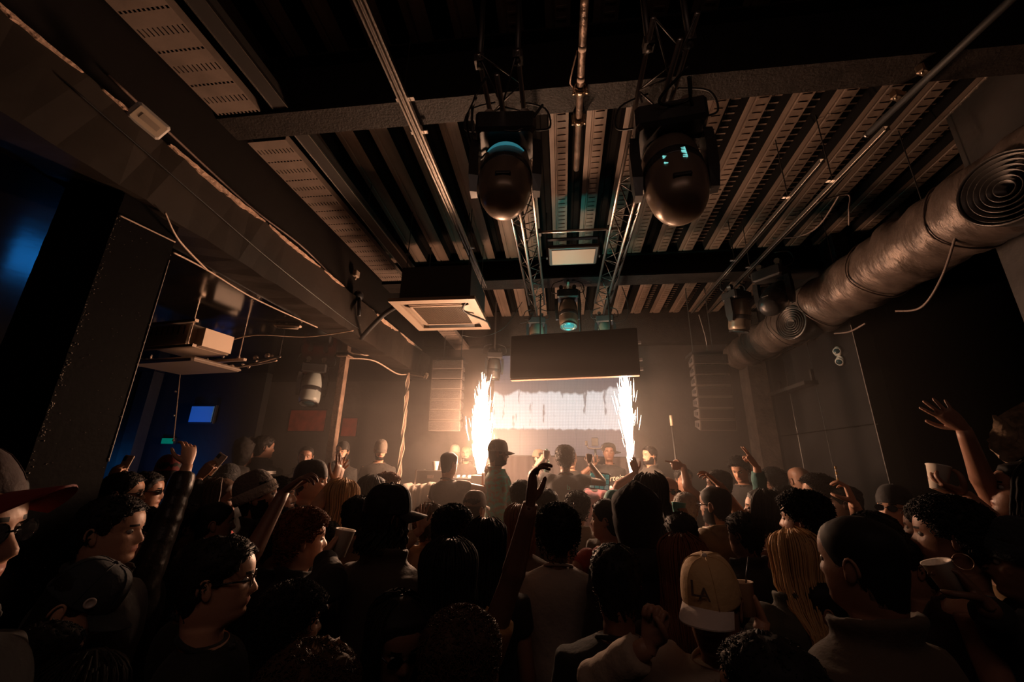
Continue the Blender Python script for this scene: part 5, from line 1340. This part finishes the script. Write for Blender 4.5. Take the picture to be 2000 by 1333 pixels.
P_('dark haired person cut off at the bottom edge, forehead lit', 1478, 1236, 0.82, face=-48, skin=2, hair='short', hcol='black', top='tee', tcol=(0.02, 0.018, 0.016), near=True)
P_('close cropped man in left profile beside the paper cup', 1587, 1130, 1.62, face=-68, skin=2, hair='buzz', beard=False, top='tee', tcol=(0.03, 0.025, 0.022), near=True)
P_('big man with cropped hair and dark collared jacket at lower right', 1655, 1006, 1.18, face=-28, skin=2, hair='buzz', top='jacket', tcol=(0.09, 0.065, 0.045), near=True)
P_('woman with a hoop earring and short faded curls', 1826, 965, 1.62, face=-52, skin=2, hair='curly', hcol='black', top='tank', tcol=(0.03, 0.015, 0.014), near=True, key='hoop', fem=1)
P_('man in a dark knitted beanie at the right edge', 1968, 1006, 1.45, face=-58, skin=3, hat='beanie', hatcol=(0.025, 0.03, 0.035), top='jacket', tcol=(0.015, 0.015, 0.016), aR=(1925, 1180, 1.25, 'grip', (-0.3, 0.3, 0.7)), near=True, key='beanie')
P_('person with dark hair blurred between cropped man and earring woman', 1748, 1040, 1.7, face=-80, skin=2, hair='short', top='tank', tcol=(0.03, 0.012, 0.012), aR=(1745, 1115, 1.45, 'open', (-0.6, 0.3, 0.6)), key=None)
P_('dark haired person low at the left edge in a dull red top', 105, 1215, 1.05, face=20, skin=2, hair='short', top='sweater', tcol=(0.12, 0.02, 0.016), near=True)
P_('dark haired person in a grey top at the bottom left corner', 190, 1265, 0.95, face=10, skin=3, hair='long', hl=0.1, top='tee', tcol=(0.06, 0.06, 0.055), near=True)
# ---- second row
P_('man in a black cap with hanging locks and dark collared jacket', 766, 942, 1.92, face=28, skin=4, hair='dreads', hl=0.02, hat='cap', hatcol=(0.018, 0.016, 0.016), hf=42, top='jacket', tcol=(0.05, 0.036, 0.027), near=True)
P_('dark curly haired man looking at the stage, left of the raised arm', 888, 984, 2.2, face=12, skin=3, hair='curly', top='tee', tcol=(0.03, 0.024, 0.02))
P_('woman with long straight black hair seen from behind', 952, 1010, 1.98, face=0, skin=2, hair='long', hl=0.34, top='tee', tcol=(0.02, 0.018, 0.017), fem=1)
P_('man with round afro and pale grey t-shirt right of the raised arm', 1089, 979, 2.3, face=0, skin=3, hair='afro', top='tee', tcol=(0.3, 0.25, 0.21))
P_('person under a pointed dark hood edged with light', 1239, 946, 2.05, face=2, skin=3, hair='hood', top='hoodie', tcol=(0.025, 0.02, 0.018))
P_('woman with tied up hair and a striped red top turning her head', 1180, 972, 2.65, face=-30, hy=-35, skin=2, hair='bun', top='tee', tcol=(0.3, 0.05, 0.04), fem=1, aL=(1120, 1050, 2.4, 'grip', (0.2, 0.2, 1)), key='bottle')
P_('woman with straight blonde hair seen from behind', 1538, 1030, 1.75, face=-18, skin=1, hair='braids', hcol='blond', hl=0.36, top='jacket', tcol=(0.06, 0.055, 0.04), fem=1, near=True, aL=(1490, 1212, 1.52, 'grip', (-0.3, 0.1, 0.9), (-0.6, 0, 0.2)), key='bigcup')
P_('man with dark curls and a sliver of lit cheek', 1555, 955, 2.15, face=-48, skin=2, hair='curly', top='tee', tcol=(0.02, 0.018, 0.017))
P_('person with dark hair just above the big cropped man', 1692, 998, 1.95, face=-20, skin=3, hair='short', top='jacket', tcol=(0.016, 0.015, 0.015))
P_('bare shouldered woman at the right edge with one arm flung up', 1985, 868, 1.95, face=-62, skin=2, hair='long', hl=0.15, hp=15, top='strapless', tcol=(0.22, 0.13, 0.06), fem=1, aR=(1882, 838, 1.95, 'open', (-0.5, 0.1, 0.7), (0.2, 0.6, 0.5)), aL=(1885, 968, 1.8, 'grip', (-0.8, 0.1, 0.35), (-0.2, 0.3, 1)), hint_R=(0.5, 0.8, -0.8), key='shoulder')
P_('man in sunglasses lifting a hand with a striped straw', 1738, 944, 2.55, face=-118, hp=6, skin=1, hair='short', hat='cap', hatcol=(0.02, 0.02, 0.022), hf=180, glasses='sun', top='tee', tcol=(0.05, 0.03, 0.025), aR=(1668, 985, 2.3, 'grip', (-0.15, 0.1, 1), (-0.6, 0.5, 0)), key='straw')
P_('man in a black leather jacket thrusting his arm up on the left', 292, 990, 2.05, face=22, skin=1, hair='short', top='leather', tcol=(0.025, 0.02, 0.018), aR=(366, 908, 2.15, 'claw', (-0.25, 0.1, 1.0), (-0.9, 0.3, -0.2)), hint_R=(1, 0.2, -0.6), vox=0.012)
P_('person hidden behind the profile man with a bare forearm raised', 418, 1052, 1.62, face=35, skin=3, hair='short', top='tee', tcol=(0.02, 0.018, 0.017), aR=(558, 955, 1.72, 'claw', (0.7, 0.2, 0.65), (0.2, 0.2, -1)), hint_R=(0.6, -0.2, -0.9))
P_('man with glowing brown curls drinking from a cup', 606, 990, 1.95, face=48, skin=1, hair='curly', hcol='auburn', top='jacket', tcol=(0.02, 0.018, 0.017), aR=(632, 1088, 1.8, 'grip', (0.3, 0.5, 0.8)), near=True, key='curlcup')
# ---- middle left
P_('bald headed man with a small earring in the left crowd', 432, 980, 2.4, face=42, skin=2, hair='buzz', top='tee', tcol=(0.03, 0.024, 0.02))
P_('man in a grey beanie tilting his face up', 508, 914, 2.5, face=55, hp=14, skin=2, hat='beanie', hatcol=(0.12, 0.1, 0.09), brimcol=(0.3, 0.25, 0.21), top='jacket', tcol=(0.025, 0.022, 0.02), beard=True, key='grey beanie')
P_('man in gleaming sunglasses beside the leather sleeve', 297, 922, 2.9, face=60, skin=2, hair='short', glasses='sun', top='jacket', tcol=(0.02, 0.018, 0.018))
P_('bearded man in profile behind the raised phone', 256, 922, 2.65, face=52, skin=1, hair='short', beard=True, glasses='sun', top='tee', tcol=(0.02, 0.018, 0.018))
P_('person beside the column holding up a phone', 206, 938, 2.8, face=30, skin=1, hair='short', top='jacket', tcol=(0.02, 0.018, 0.018), aR=(212, 945, 2.6, 'grip', (0.1, 0.2, 1), (0, 1, 0)), key='phone')
P_('man in a dark red cap behind the raised leather sleeve', 337, 886, 3.3, face=-60, skin=2, hat='cap', hatcol=(0.1, 0.015, 0.015), top='tee', tcol=(0.02, 0.018, 0.018))
P_('person with a raised pale phone in the left crowd', 404, 932, 2.9, face=40, skin=2, hair='short', top='jacket', tcol=(0.02, 0.018, 0.018), aR=(388, 935, 2.7, 'grip', (0.4, 0.2, 0.8), (0, 1, 0)), key='phone2')
P_('man in a dark beanie and glasses looking back', 447, 905, 3.5, face=165, skin=1, hat='beanie', hatcol=(0.015, 0.015, 0.016), glasses='clear', top='jacket', tcol=(0.02, 0.018, 0.018))
P_('long haired person in a red scarf in the left crowd', 441, 934, 2.75, face=70, skin=2, hair='long', hcol='brown', top='tee', tcol=(0.25, 0.03, 0.025), fem=1)
P_('tall man looking down in a black cap near the left phones', 418, 905, 3.9, face=170, hp=-15, skin=3, hair='short', hat='cap', hatcol=(0.02, 0.02, 0.02), hf=150, top='tee', tcol=(0.02, 0.018, 0.018))
P_('man with lit profile right of the grey beanie', 548, 930, 2.75, face=70, hp=8, skin=2, hair='short', beard=True, top='jacket', tcol=(0.03, 0.026, 0.022))
P_('man in a backward cap clapping in profile', 618, 896, 3.0, face=72, skin=1, hat='cap', hf=180, hatcol=(0.02, 0.018, 0.018), top='tee', tcol=(0.03, 0.026, 0.022), aR=(652, 940, 2.8, 'open', (0.1, 0.2, 1), (-1, 0, 0)), aL=(658, 944, 2.95, 'open', (0.1, 0.2, 1), (1, 0, 0)))
P_('woman with shining blonde hair swinging left of the black cap', 678, 935, 2.75, face=25, skin=1, hair='long', hcol='blond', hl=0.14, top='jacket', tcol=(0.13, 0.085, 0.05), fem=1)
P_('person in a tan jacket stooping below the blonde hair', 650, 1012, 2.25, face=30, hp=-20, skin=2, hair='short', top='puffer', tcol=(0.16, 0.1, 0.055))
P_('woman with lit face in profile left of the black cap', 735, 928, 3.3, face=75, skin=2, hair='bob', top='tee', tcol=(0.05, 0.035, 0.025), fem=1)
P_('curly auburn haired person far left of the desk', 762, 922, 3.6, face=60, skin=1, hair='curly', hcol='auburn', top='tee', tcol=(0.04, 0.03, 0.025))
P_('person in a tan coat close left of the black cap', 708, 968, 2.5, face=15, skin=2, hair='short', top='puffer', tcol=(0.14, 0.09, 0.05))
P_('person with loose curls in a beige shirt near the desk', 842, 982, 2.75, face=10, skin=2, hair='curly', hcol='brown', top='shirt', tcol=(0.3, 0.2, 0.13), aL=(822, 1035, 2.5, 'open', (-0.1, 0.2, 1)))
P_('man in a brown cap with his brim to the right near the desk', 930, 956, 3.2, face=25, skin=2, hat='cap', hatcol=(0.09, 0.06, 0.045), brimcol=(0.25, 0.18, 0.13), top='tee', tcol=(0.25, 0.17, 0.11))
# ---- middle right
P_('short haired man in a tan hooded jacket below the desk', 1020, 938, 3.3, face=8, skin=2, hair='short', top='hoodie', tcol=(0.32, 0.2, 0.09))
P_('auburn haired person half hidden behind the raised arm', 1016, 984, 2.6, face=0, skin=1, hair='bob', hcol='auburn', top='tee', tcol=(0.1, 0.07, 0.05), fem=1)
P_('dark haired person below the raised bottle', 1068, 955, 3.2, face=0, skin=3, hair='short', top='tee', tcol=(0.05, 0.04, 0.032))
P_('person with a pale lit collar below the pink cloth', 1128, 958, 3.4, face=10, skin=2, hair='curly', top='shirt', tcol=(0.2, 0.14, 0.1))
P_('person in a teal cap just left of the pointed hood', 1200, 955, 3.0, face=20, skin=2, hat='cap', hatcol=(0.1, 0.3, 0.28), brimcol=(0.4, 0.24, 0.14), top='tee', tcol=(0.05, 0.04, 0.032))
P_('man with long dark locks in a brown t-shirt', 1268, 921, 2.75, face=5, skin=3, hair='dreads', hl=0.12, top='tee', tcol=(0.17, 0.1, 0.06))
P_('person hidden behind the long locks with a forearm raised', 1258, 928, 4.0, face=-10, skin=2, hair='short', top='tee', tcol=(0.03, 0.025, 0.02), aL=(1242, 924, 4.0, 'relaxed', (-0.2, 0, 1)), base=0.0)
P_('bald man in teal reflecting sunglasses beyond the long locks', 1303, 932, 3.6, face=150, skin=1, hair='bald', glasses='sun', top='tee', tcol=(0.05, 0.05, 0.05))
P_('person in a grey shirt swaying before the equipment rack', 1338, 962, 3.2, face=20, skin=2, hair='short', hcol='grey', top='shirt', tcol=(0.25, 0.2, 0.17))
P_('man with cropped hair and glasses in an olive puffer jacket', 1390, 949, 2.8, face=-38, skin=2, hair='buzz', glasses='clear', beard=True, top='puffer', tcol=(0.17, 0.11, 0.05), aL=(1345, 1025, 2.6, 'grip', (-0.2, 0.3, 0.9)), key='tealcup')
P_('woman with a dark bob and beaded choker reaching up in profile', 1482, 954, 2.8, face=-72, skin=1, hair='bob', hl=0.03, hp=6, top='strapless', tcol=(0.015, 0.014, 0.014), fem=1, aR=(1405, 948, 2.75, 'relaxed', (-0.6, 0.4, 0.7)), key='choker')
P_('person in a teal sleeve making a two finger sign', 1528, 948, 3.15, face=-35, skin=1, hair='short', top='shirt', tcol=(0.06, 0.16, 0.16), aL=(1478, 912, 3.2, 'two', (-0.55, 0, 0.85), (-0.5, 0.5, 0)), hint_L=(0.3, 0.2, -1))
P_('bald smiling man facing the camera by the boarded wall', 1560, 913, 4.2, face=165, skin=2, hair='bald', top='tee', tcol=(0.02, 0.02, 0.02))
P_('man with short afro in lit left profile by the boarded wall', 1588, 924, 3.35, face=-72, skin=1, hair='curly', top='tee', tcol=(0.03, 0.03, 0.032))
P_('curly haired man in black looking down by the stage corner', 1437, 888, 4.5, face=-140, hp=-24, skin=1, hair='curly', top='tee', tcol=(0.03, 0.026, 0.025), base=0.28)
P_('person pointing at the stage with an outstretched arm', 1398, 918, 3.9, face=-55, skin=2, hair='short', top='tee', tcol=(0.18, 0.08, 0.06), aL=(1335, 912, 4.0, 'point', (-1, 0.1, 0.1)))
P_('person glimpsed behind the pointing arm', 1334, 914, 4.8, face=175, skin=2, hair='short', top='tee', tcol=(0.03, 0.026, 0.025), base=0.0)
P_('dark haired person against the boarded wall in shadow', 1505, 912, 4.6, face=-20, skin=3, hair='curly', top='tee', tcol=(0.02, 0.02, 0.02))
P_('dim person right of the lit profile man', 1640, 948, 3.2, face=-50, skin=3, hair='short', top='jacket', tcol=(0.015, 0.015, 0.015))
P_('dim person between straw hand and earring woman', 1795, 985, 2.3, face=-40, skin=3, hair='short', top='jacket', tcol=(0.015, 0.015, 0.015))
P_('dim person behind the bare shouldered woman', 1890, 985, 2.4, face=-50, skin=3, hair='short', top='jacket', tcol=(0.015, 0.015, 0.015))
P_('dim dark haired person left of the bald head', 372, 985, 2.35, face=20, skin=3, hair='short', top='jacket', tcol=(0.015, 0.015, 0.015))
P_('dim person in black between bald head and glowing curls', 545, 1005, 2.05, face=25, skin=3, hair='short', top='jacket', tcol=(0.017, 0.015, 0.015))
P_('dim person in black between olive puffer and pointed hood', 1325, 1000, 2.4, face=-10, skin=3, hair='short', top='tee', tcol=(0.03, 0.022, 0.018))
P_('dim person with short hair right of the dark bob', 1445, 1000, 2.4, face=-30, skin=3, hair='short', top='jacket', tcol=(0.03, 0.026, 0.022))
# ---- around the stage
P_('security guard in a dark vest with white bands seen from behind', 522, 851, 4.9, face=-12, hy=40, skin=2, hair='short', top='jacket', tcol=(0.02, 0.02, 0.022), base=0.28, key='guard')
P_('hooded man left of the security guard', 488, 856, 4.8, face=60, skin=2, hair='hood', top='hoodie', tcol=(0.03, 0.026, 0.024), base=0.28)
P_('bearded man facing us with a mask lowered to his chin', 600, 872, 4.9, face=150, skin=2, hair='buzz', beard=True, top='jacket', tcol=(0.03, 0.026, 0.024), base=0.28, aR='chest', aL='chest')
P_('bearded man in a cap right of the square post', 671, 861, 5.3, face=170, skin=1, hat='cap', hatcol=(0.03, 0.026, 0.024), hf=150, beard=True, top='jacket', tcol=(0.025, 0.022, 0.02), base=0.45)
P_('man in a grey cap bowing his head before the smoke', 746, 857, 5.4, face=150, hp=-12, skin=1, hat='cap', hatcol=(0.14, 0.11, 0.09), top='tee', tcol=(0.03, 0.025, 0.022), base=0.45, beard=True)
P_('short haired man in black with one arm stretched to the camouflage shirt', 880, 883, 4.35, face=28, skin=2, hair='buzz', top='tee', tcol=(0.045, 0.035, 0.03), base=0.28, aR=(945, 925, 4.45, 'open', (0.8, 0.3, 0.3)))
P_('bearded man standing behind the left spark jet', 911, 872, 6.7, face=178, skin=2, hair='bald', beard=True, top='jacket', tcol=(0.04, 0.032, 0.028), base=0.45)
P_('person in a pale cap behind the flight case', 889, 868, 6.75, face=170, skin=2, hat='cap', hatcol=(0.3, 0.23, 0.18), top='tee', tcol=(0.2, 0.15, 0.12), base=0.45)
CAMO = mat('camouflage_cloth', (0.10, 0.065, 0.04), 0.8, bump=0.4, bscale=14, col2=(0.03, 0.2, 0.17), vscale=17, stretch=(1, 1, 1.6))  # teal blotches put the cyan stage light into the cloth colour
P_('bearded man in a cap and camouflage shirt painted cyan-lit on the stage step', 975, 857, 4.45, face=72, skin=4, hat='cap', hatcol=(0.06, 0.045, 0.035), beard=True, top='shirt', tmat=CAMO, base=0.28)
P_('performer with a dark mop of hair in black raising both fists', 1103, 869, 4.7, face=-4, skin=4, hair='curly', top='tee', tcol=(0.02, 0.02, 0.021), base=0.28, aL=(1066, 898, 4.85, 'fist', (0.15, 0, 1)), aR=(1151, 905, 4.75, 'fist', (0.05, 0.1, 1)), hint_R=(1, 0, -0.8), hint_L=(-1, 0, -0.8), key='performer')
P_('man in a tilted cap and striped jacket behind the desk', 1054, 877, 6.0, face=110, skin=1, hat='cap', hatcol=(0.12, 0.08, 0.06), hf=-40, top='jacket', tcol=(0.12, 0.09, 0.08), base=0.45)
P_('man in a brown cap half hidden by the performer', 1116, 880, 6.2, face=178, hp=-10, skin=1, hat='cap', hatcol=(0.18, 0.09, 0.06), top='tee', tcol=(0.03, 0.025, 0.022), base=0.45)
P_('dj in a sideways cap and black top with cream script', 1188, 864, 6.05, face=182, skin=3, hat='cap', hatcol=(0.03, 0.026, 0.024), hf=-100, top='tee', tcol=(0.022, 0.02, 0.02), base=0.45, key='dj', aR=(1163, 905, 5.85, 'grip', (0, -0.2, 1)))
P_('bearded man looking left at the right spark jet', 1266, 872, 5.7, face=-115, skin=1, hair='short', beard=True, top='jacket', tcol=(0.05, 0.042, 0.036), base=0.45, key='patch')
# ================================================================ things held, worn marks
def grip(key, side): return GRIPS[key][side]
p, z, y, x = grip('curlcup', 'R'); cup('paper cup held below the glowing curls', p, (0.15, 0.1, 1))
p, z, y, x = grip('beanie', 'R'); cup('small cup held by the man in the dark beanie', p, (-0.3, 0.1, 1), 0.9)
p, z, y, x = grip('shoulder', 'L'); cup('cup tipped in the hand of the bare shouldered woman', p, (0.25, 0, 1), 0.95)
CYANLIT_CUP = mat('cyan_lit_cup', (0.2, 0.55, 0.5), 0.4)  # cyan stage light put into the cup's colour
p, z, y, x = grip('tealcup', 'L'); cup('plastic cup painted cyan-lit before the olive puffer jacket', p, (0.1, 0.1, 1), 1.0, CYANLIT_CUP)
# big cup in front of the blonde woman
pp, _z, _y, _x2 = grip('bigcup', 'L')
cup('large pale paper cup held beside the cream cap', pp, (-0.05, 0.1, 1), 1.0, mat('tan_cup', (0.62, 0.44, 0.28), 0.6))
t = thing('drinking_straw', 'dark twisted straw standing in the large paper cup', 'straw', pp)
MB().tube([(0.01, 0, 0.02), (0.022, 0.0, 0.08), (0.04, 0, 0.15)], 0.0035, 8).build('stem', BLKPLASTIC, t, True)
# striped straw
p, z, y, x = grip('straw', 'R')
t = thing('striped_straw', 'gold and white banded straw in the lifted hand', 'straw', p)
for k in range(6): MB().cyl(tuple(np.array((0.015, 0, 1)) * (0.03 + k * 0.016)), tuple(np.array((0.015, 0, 1)) * (0.046 + k * 0.016)), 0.0055, 10).build('band', mat('straw_gold', (0.75, 0.5, 0.2), 0.4) if k % 2 else CUPM, t, True)
# phones
for key, lab, m in (('phone', 'phone with a pale case held up beside the column', (0.6, 0.42, 0.3)), ('phone2', 'pale phone held low in the left crowd', (0.5, 0.38, 0.3))):
    p, z, y, x = grip(key, 'R')
    t = thing('mobile_phone', lab, 'phone', p + z * 0.03)
    rm = Matrix(((x[0], y[0], z[0]), (x[1], y[1], z[1]), (x[2], y[2], z[2]))).to_4x4()
    putm(MB().bbox((0, 0, 0), (0.072, 0.009, 0.15), 0.003), 'case', mat('phone_case_' + key, m, 0.5), t, rm)
    putm(MB().box((0, 0.006, 0), (0.066, 0.002, 0.14)), 'screen', mat('phone_glass', (0.01, 0.01, 0.012), 0.1), t, rm)
    putm(MB().bbox((-0.018, -0.007, 0.05), (0.026, 0.005, 0.03), 0.002), 'camera_bump', BLKPLASTIC, t, rm)
# bottle raised by the performer
p, z, y, x = grip('performer', 'L')
t = thing('glass_bottle', 'bottle dangling from the performer\'s raised fist', 'bottle', p)
MB().lathe([(0.005, -0.26), (0.032, -0.26), (0.034, -0.12), (0.028, -0.08), (0.013, -0.03), (0.013, 0.03), (0.015, 0.035), (0.005, 0.036)], 20).build('glass', mat('green_bottle', (0.06, 0.25, 0.2), 0.08, trans=0.6), t, True)
MB().lathe([(0.0345, -0.2), (0.0345, -0.13)], 20, caps=(False, False)).build('paper_label', mat('pale_label', (0.7, 0.6, 0.5), 0.6), t, True)
p, z, y, x = grip('bottle', 'L')
t = thing('glass_bottle', 'small glass bottle held low by the woman with tied hair', 'bottle', p)
MB().lathe([(0.005, -0.1), (0.028, -0.1), (0.03, 0.0), (0.024, 0.03), (0.011, 0.07), (0.011, 0.11), (0.004, 0.112)], 18).build('glass', MATS['clear_glass'], t, True)
# ---- worn marks: earring, choker, badge, vest bands, lettering
def frame(org, ex, ey):
    org, ex, ey = (np.array(q, float) for q in (org, ex, ey)); ex = _n(ex); ey = _n(ey - ex * ey.dot(ex)); ez = np.cross(ex, ey)
    return Matrix(((ex[0], ey[0], ez[0], org[0]), (ex[1], ey[1], ez[1], org[1]), (ex[2], ey[2], ez[2], org[2]), (0, 0, 0, 1)))
o, H, B_, c = REC['hoop']; an = np.linspace(0, 2 * PI, 29)
MB().tube(H(np.stack([-0.085 + 0.004 * np.cos(an), -0.012 + 0.026 * np.cos(an), 0.042 + 0.026 * np.sin(an)], 1)), 0.0016, 6).build('hoop_earring', BRASSY, o, True)
o, H, B_, c = REC['choker']; b = MB()
for k in range(26):
    a = k * 2 * PI / 26; b.ell(B_(np.array((0.064 * math.sin(a), 0.058 * math.cos(a) - 0.012, 1.468 - 0.012 * math.cos(a)))), (0.0065,) * 3, 8, 5)
for k in range(5): b.ell(B_(np.array((0.012 * (k - 2), 0.062 - 0.002 * abs(k - 2), 1.447 - 0.012 * (2 - abs(k - 2))))), (0.006,) * 3, 8, 5)
b.build('beaded_choker', mat('dark_beads', (0.02, 0.015, 0.012), 0.2), o, True)
o, H, B_, c = REC['badge']; co_, fx = c
f0 = frame(fx(np.array((0.085, 0.035, 0.165))), fx(np.array((0.075, 0.06, 0.165))) - fx(np.array((0.088, 0.02, 0.165))), (0, 0, 1))
bo = MB().lathe([(0.004, 0), (0.016, 0), (0.016, 0.003), (0.011, 0.004), (0.01, 0.002), (0.002, 0.002)], 20).build('round_badge', mat('badge_grey', (0.45, 0.4, 0.37), 0.4), co_, True); bo.matrix_local = f0
o, H, B_, c = REC['cream']; co_, fx = c
dk = mat('cap_logo_thread', (0.1, 0.06, 0.045), 0.7)
for ch, dx, dz, sz in (('L', -0.012, 0.006, 0.062), ('A', 0.013, -0.006, 0.05)):
    px_ = -dx; p0 = np.array((px_, 0.1085, 0.196 + dz)); 
    text('cap_letter', ch, sz, dk, co_, frame(fx(p0), fx(p0 + np.array((-0.01, 0, 0))) - fx(p0), fx(p0 + np.array((0, -0.0035, 0.01))) - fx(p0)), depth=0.0012)
o, H, B_, c = REC['dj']
text('chest_script', 'Corteiz', 0.11, mat('cream_print', (0.75, 0.6, 0.48), 0.6), o, frame(B_(np.array((0, 0.158, 1.27))), (-1, 0, 0.12), (0, 0.06, 1)), shear=0.35)
o, H, B_, c = REC['patch']
po = MB().bbox((0, 0, 0), (0.07, 0.085, 0.004), 0.004).build('chest_patch', mat('white_patch', (0.7, 0.62, 0.55), 0.6), o); po.matrix_local = frame(B_(np.array((-0.085, 0.148, 1.29))), (-1, 0.25, 0), (0, 0.06, 1))
text('patch_letter', 'S', 0.06, dk, po, Matrix.Translation((0, 0, 0.003)), depth=0.001)
o, H, B_, c = REC['performer']
em = mat('teal_emblem', (0.1, 0.6, 0.55), 0.5)
text('back_emblem', 'b', 0.075, em, o, frame(B_(np.array((0.02, -0.142, 1.335))), (1, 0, 0), (0, 0.12, 1)), depth=0.001)
o, H, B_, c = REC['grey beanie']; co_, fx = c
p0 = np.array((0.06, 0.1, 0.14)); text('band_lettering', 'REAL', 0.032, dk, co_, frame(fx(p0), fx(p0 + np.array((-0.01, 0.0075, 0))) - fx(p0), fx(p0 + np.array((0, 0, 0.01))) - fx(p0)), depth=0.001)
o, H, B_, c = REC['guard']; a28 = np.arange(28) * 2 * PI / 28
for z0, z1 in ((1.385, 1.355), (1.245, 1.2), (1.105, 1.06)):
    rg = [];
    k = crom(TK, 60)
    for z in (z1, z0):
        w, f_, b_2 = (np.interp(z, k[:, 0], k[:, q]) for q in (1, 2, 3)); e = 0.044; s_, c_ = np.sin(a28), np.cos(a28)
        rg.append(np.stack([(w + e) * np.sign(s_) * np.abs(s_) ** .85, np.where(c_ > 0, f_ + e, -(b_2 - e)) * np.sign(c_) * np.abs(c_) ** .85, np.full(28, z)], -1))
    MB().rings(B_(np.array(rg)), 0, (False, False)).build('vest_band', mat('reflective_band', (0.7, 0.66, 0.62), 0.5), o, True)

# cloth hanging at the right edge
r = np.random.default_rng(21); pc_ = at_d(1985, 845, 2.3); nU, nV = 16, 16
u, v = np.meshgrid(np.linspace(-1, 1, nU), np.linspace(-1, 1, nV))
g = np.stack([pc_[0] + 0.13 * u + 0.03 * np.sin(v * 3), pc_[1] + 0.03 * np.sin(u * 5 + v * 3) + r.normal(0, 0.006, u.shape), pc_[2] + 0.13 * v + 0.05 * u + 0.02 * np.sin(u * 4)], -1)
b = MB(); b.rings(g, 0, closed=False); b.rings(g + np.array((0.004, 0.006, 0)), 0, closed=False)
tag(b.build('patterned_cloth', mat('leaf_cloth', (0.12, 0.08, 0.05), 0.8, bump=0.6, bscale=20, col2=(0.32, 0.22, 0.14), vscale=18), None, True), 'brown mottled cloth held up at the far right edge', 'cloth')

p, z, y, x = grip('dj', 'R'); bpy.data.objects['phone_gimbal'].location = p + np.array((0, -0.02, 0.13))
# ================================================================ smoke drifting beside the left jet
def smoke(label, c, r_, dens, noise, seed):
    b = MB().ell((0, 0, 0), r_, 24, 14)
    m = bpy.data.materials.new('smoke_plume'); m.use_nodes = True; N = m.node_tree.nodes; L = m.node_tree.links
    N.remove(N['Principled BSDF']); v = N.new('ShaderNodeVolumeScatter'); v.inputs['Color'].default_value = (1, .92, .85, 1); v.inputs['Anisotropy'].default_value = 0.2
    L.new(v.outputs[0], N['Material Output'].inputs['Volume'])
    tc = N.new('ShaderNodeTexCoord'); t = N.new('ShaderNodeTexNoise'); t.inputs['Scale'].default_value = noise; t.inputs['Detail'].default_value = 3
    mp = N.new('ShaderNodeMapping'); mp.inputs['Location'].default_value = (seed, 0, 0); L.new(tc.outputs['Object'], mp.inputs['Vector']); L.new(mp.outputs['Vector'], t.inputs['Vector'])
    r = N.new('ShaderNodeMapRange'); r.inputs['From Min'].default_value = 0.38; r.inputs['From Max'].default_value = 0.75; r.inputs['To Max'].default_value = dens
    L.new(t.outputs['Fac'], r.inputs['Value'])
    sc_ = N.new('ShaderNodeVectorMath'); sc_.operation = 'DIVIDE'; sc_.inputs[1].default_value = r_; L.new(tc.outputs['Object'], sc_.inputs[0])
    ln = N.new('ShaderNodeVectorMath'); ln.operation = 'LENGTH'; L.new(sc_.outputs[0], ln.inputs[0])
    fo = N.new('ShaderNodeMapRange'); fo.inputs['From Min'].default_value = 1.0; fo.inputs['From Max'].default_value = 0.25; L.new(ln.outputs['Value'], fo.inputs['Value'])
    mu = N.new('ShaderNodeMath'); mu.operation = 'MULTIPLY'; L.new(r.outputs['Result'], mu.inputs[0]); L.new(fo.outputs['Result'], mu.inputs[1]); L.new(mu.outputs[0], v.inputs['Density'])
    return tag(b.build('smoke_plume', m, None, True, c), label, 'smoke', None, 'stuff')
smoke('brown lit smoke drifting left of the spark jet', (-2.1, 6.6, 2.3), (0.75, 0.42, 1.1), 0.35, 1.8, 3.0)

def haze(label, lo, hi, dens):
    lo, hi = np.array(lo), np.array(hi)
    m = bpy.data.materials.new('haze'); m.use_nodes = True; N = m.node_tree.nodes; L = m.node_tree.links
    N.remove(N['Principled BSDF']); v = N.new('ShaderNodeVolumeScatter'); v.inputs['Color'].default_value = (1, .9, .82, 1); v.inputs['Density'].default_value = dens; v.inputs['Anisotropy'].default_value = 0.3
    L.new(v.outputs[0], N['Material Output'].inputs['Volume'])
    return tag(MB().box((lo + hi) / 2, hi - lo).build('haze', m), label, 'haze', None, 'stuff')
haze('thick warm haze low round the stage', (-3.9, 4.2, 0.5), (3.3, 7.05, 2.9), HAZE_STAGE)
haze('warm haze high behind the hanging panel', (-2.5, 5.25, 2.905), (3.15, 7.05, 3.95), HAZE_STAGE * 0.8)
haze('thin warm haze over the middle of the crowd', (-2.5, 2.45, 0.9), (2.6, 4.19, 3.0), HAZE_NEAR)
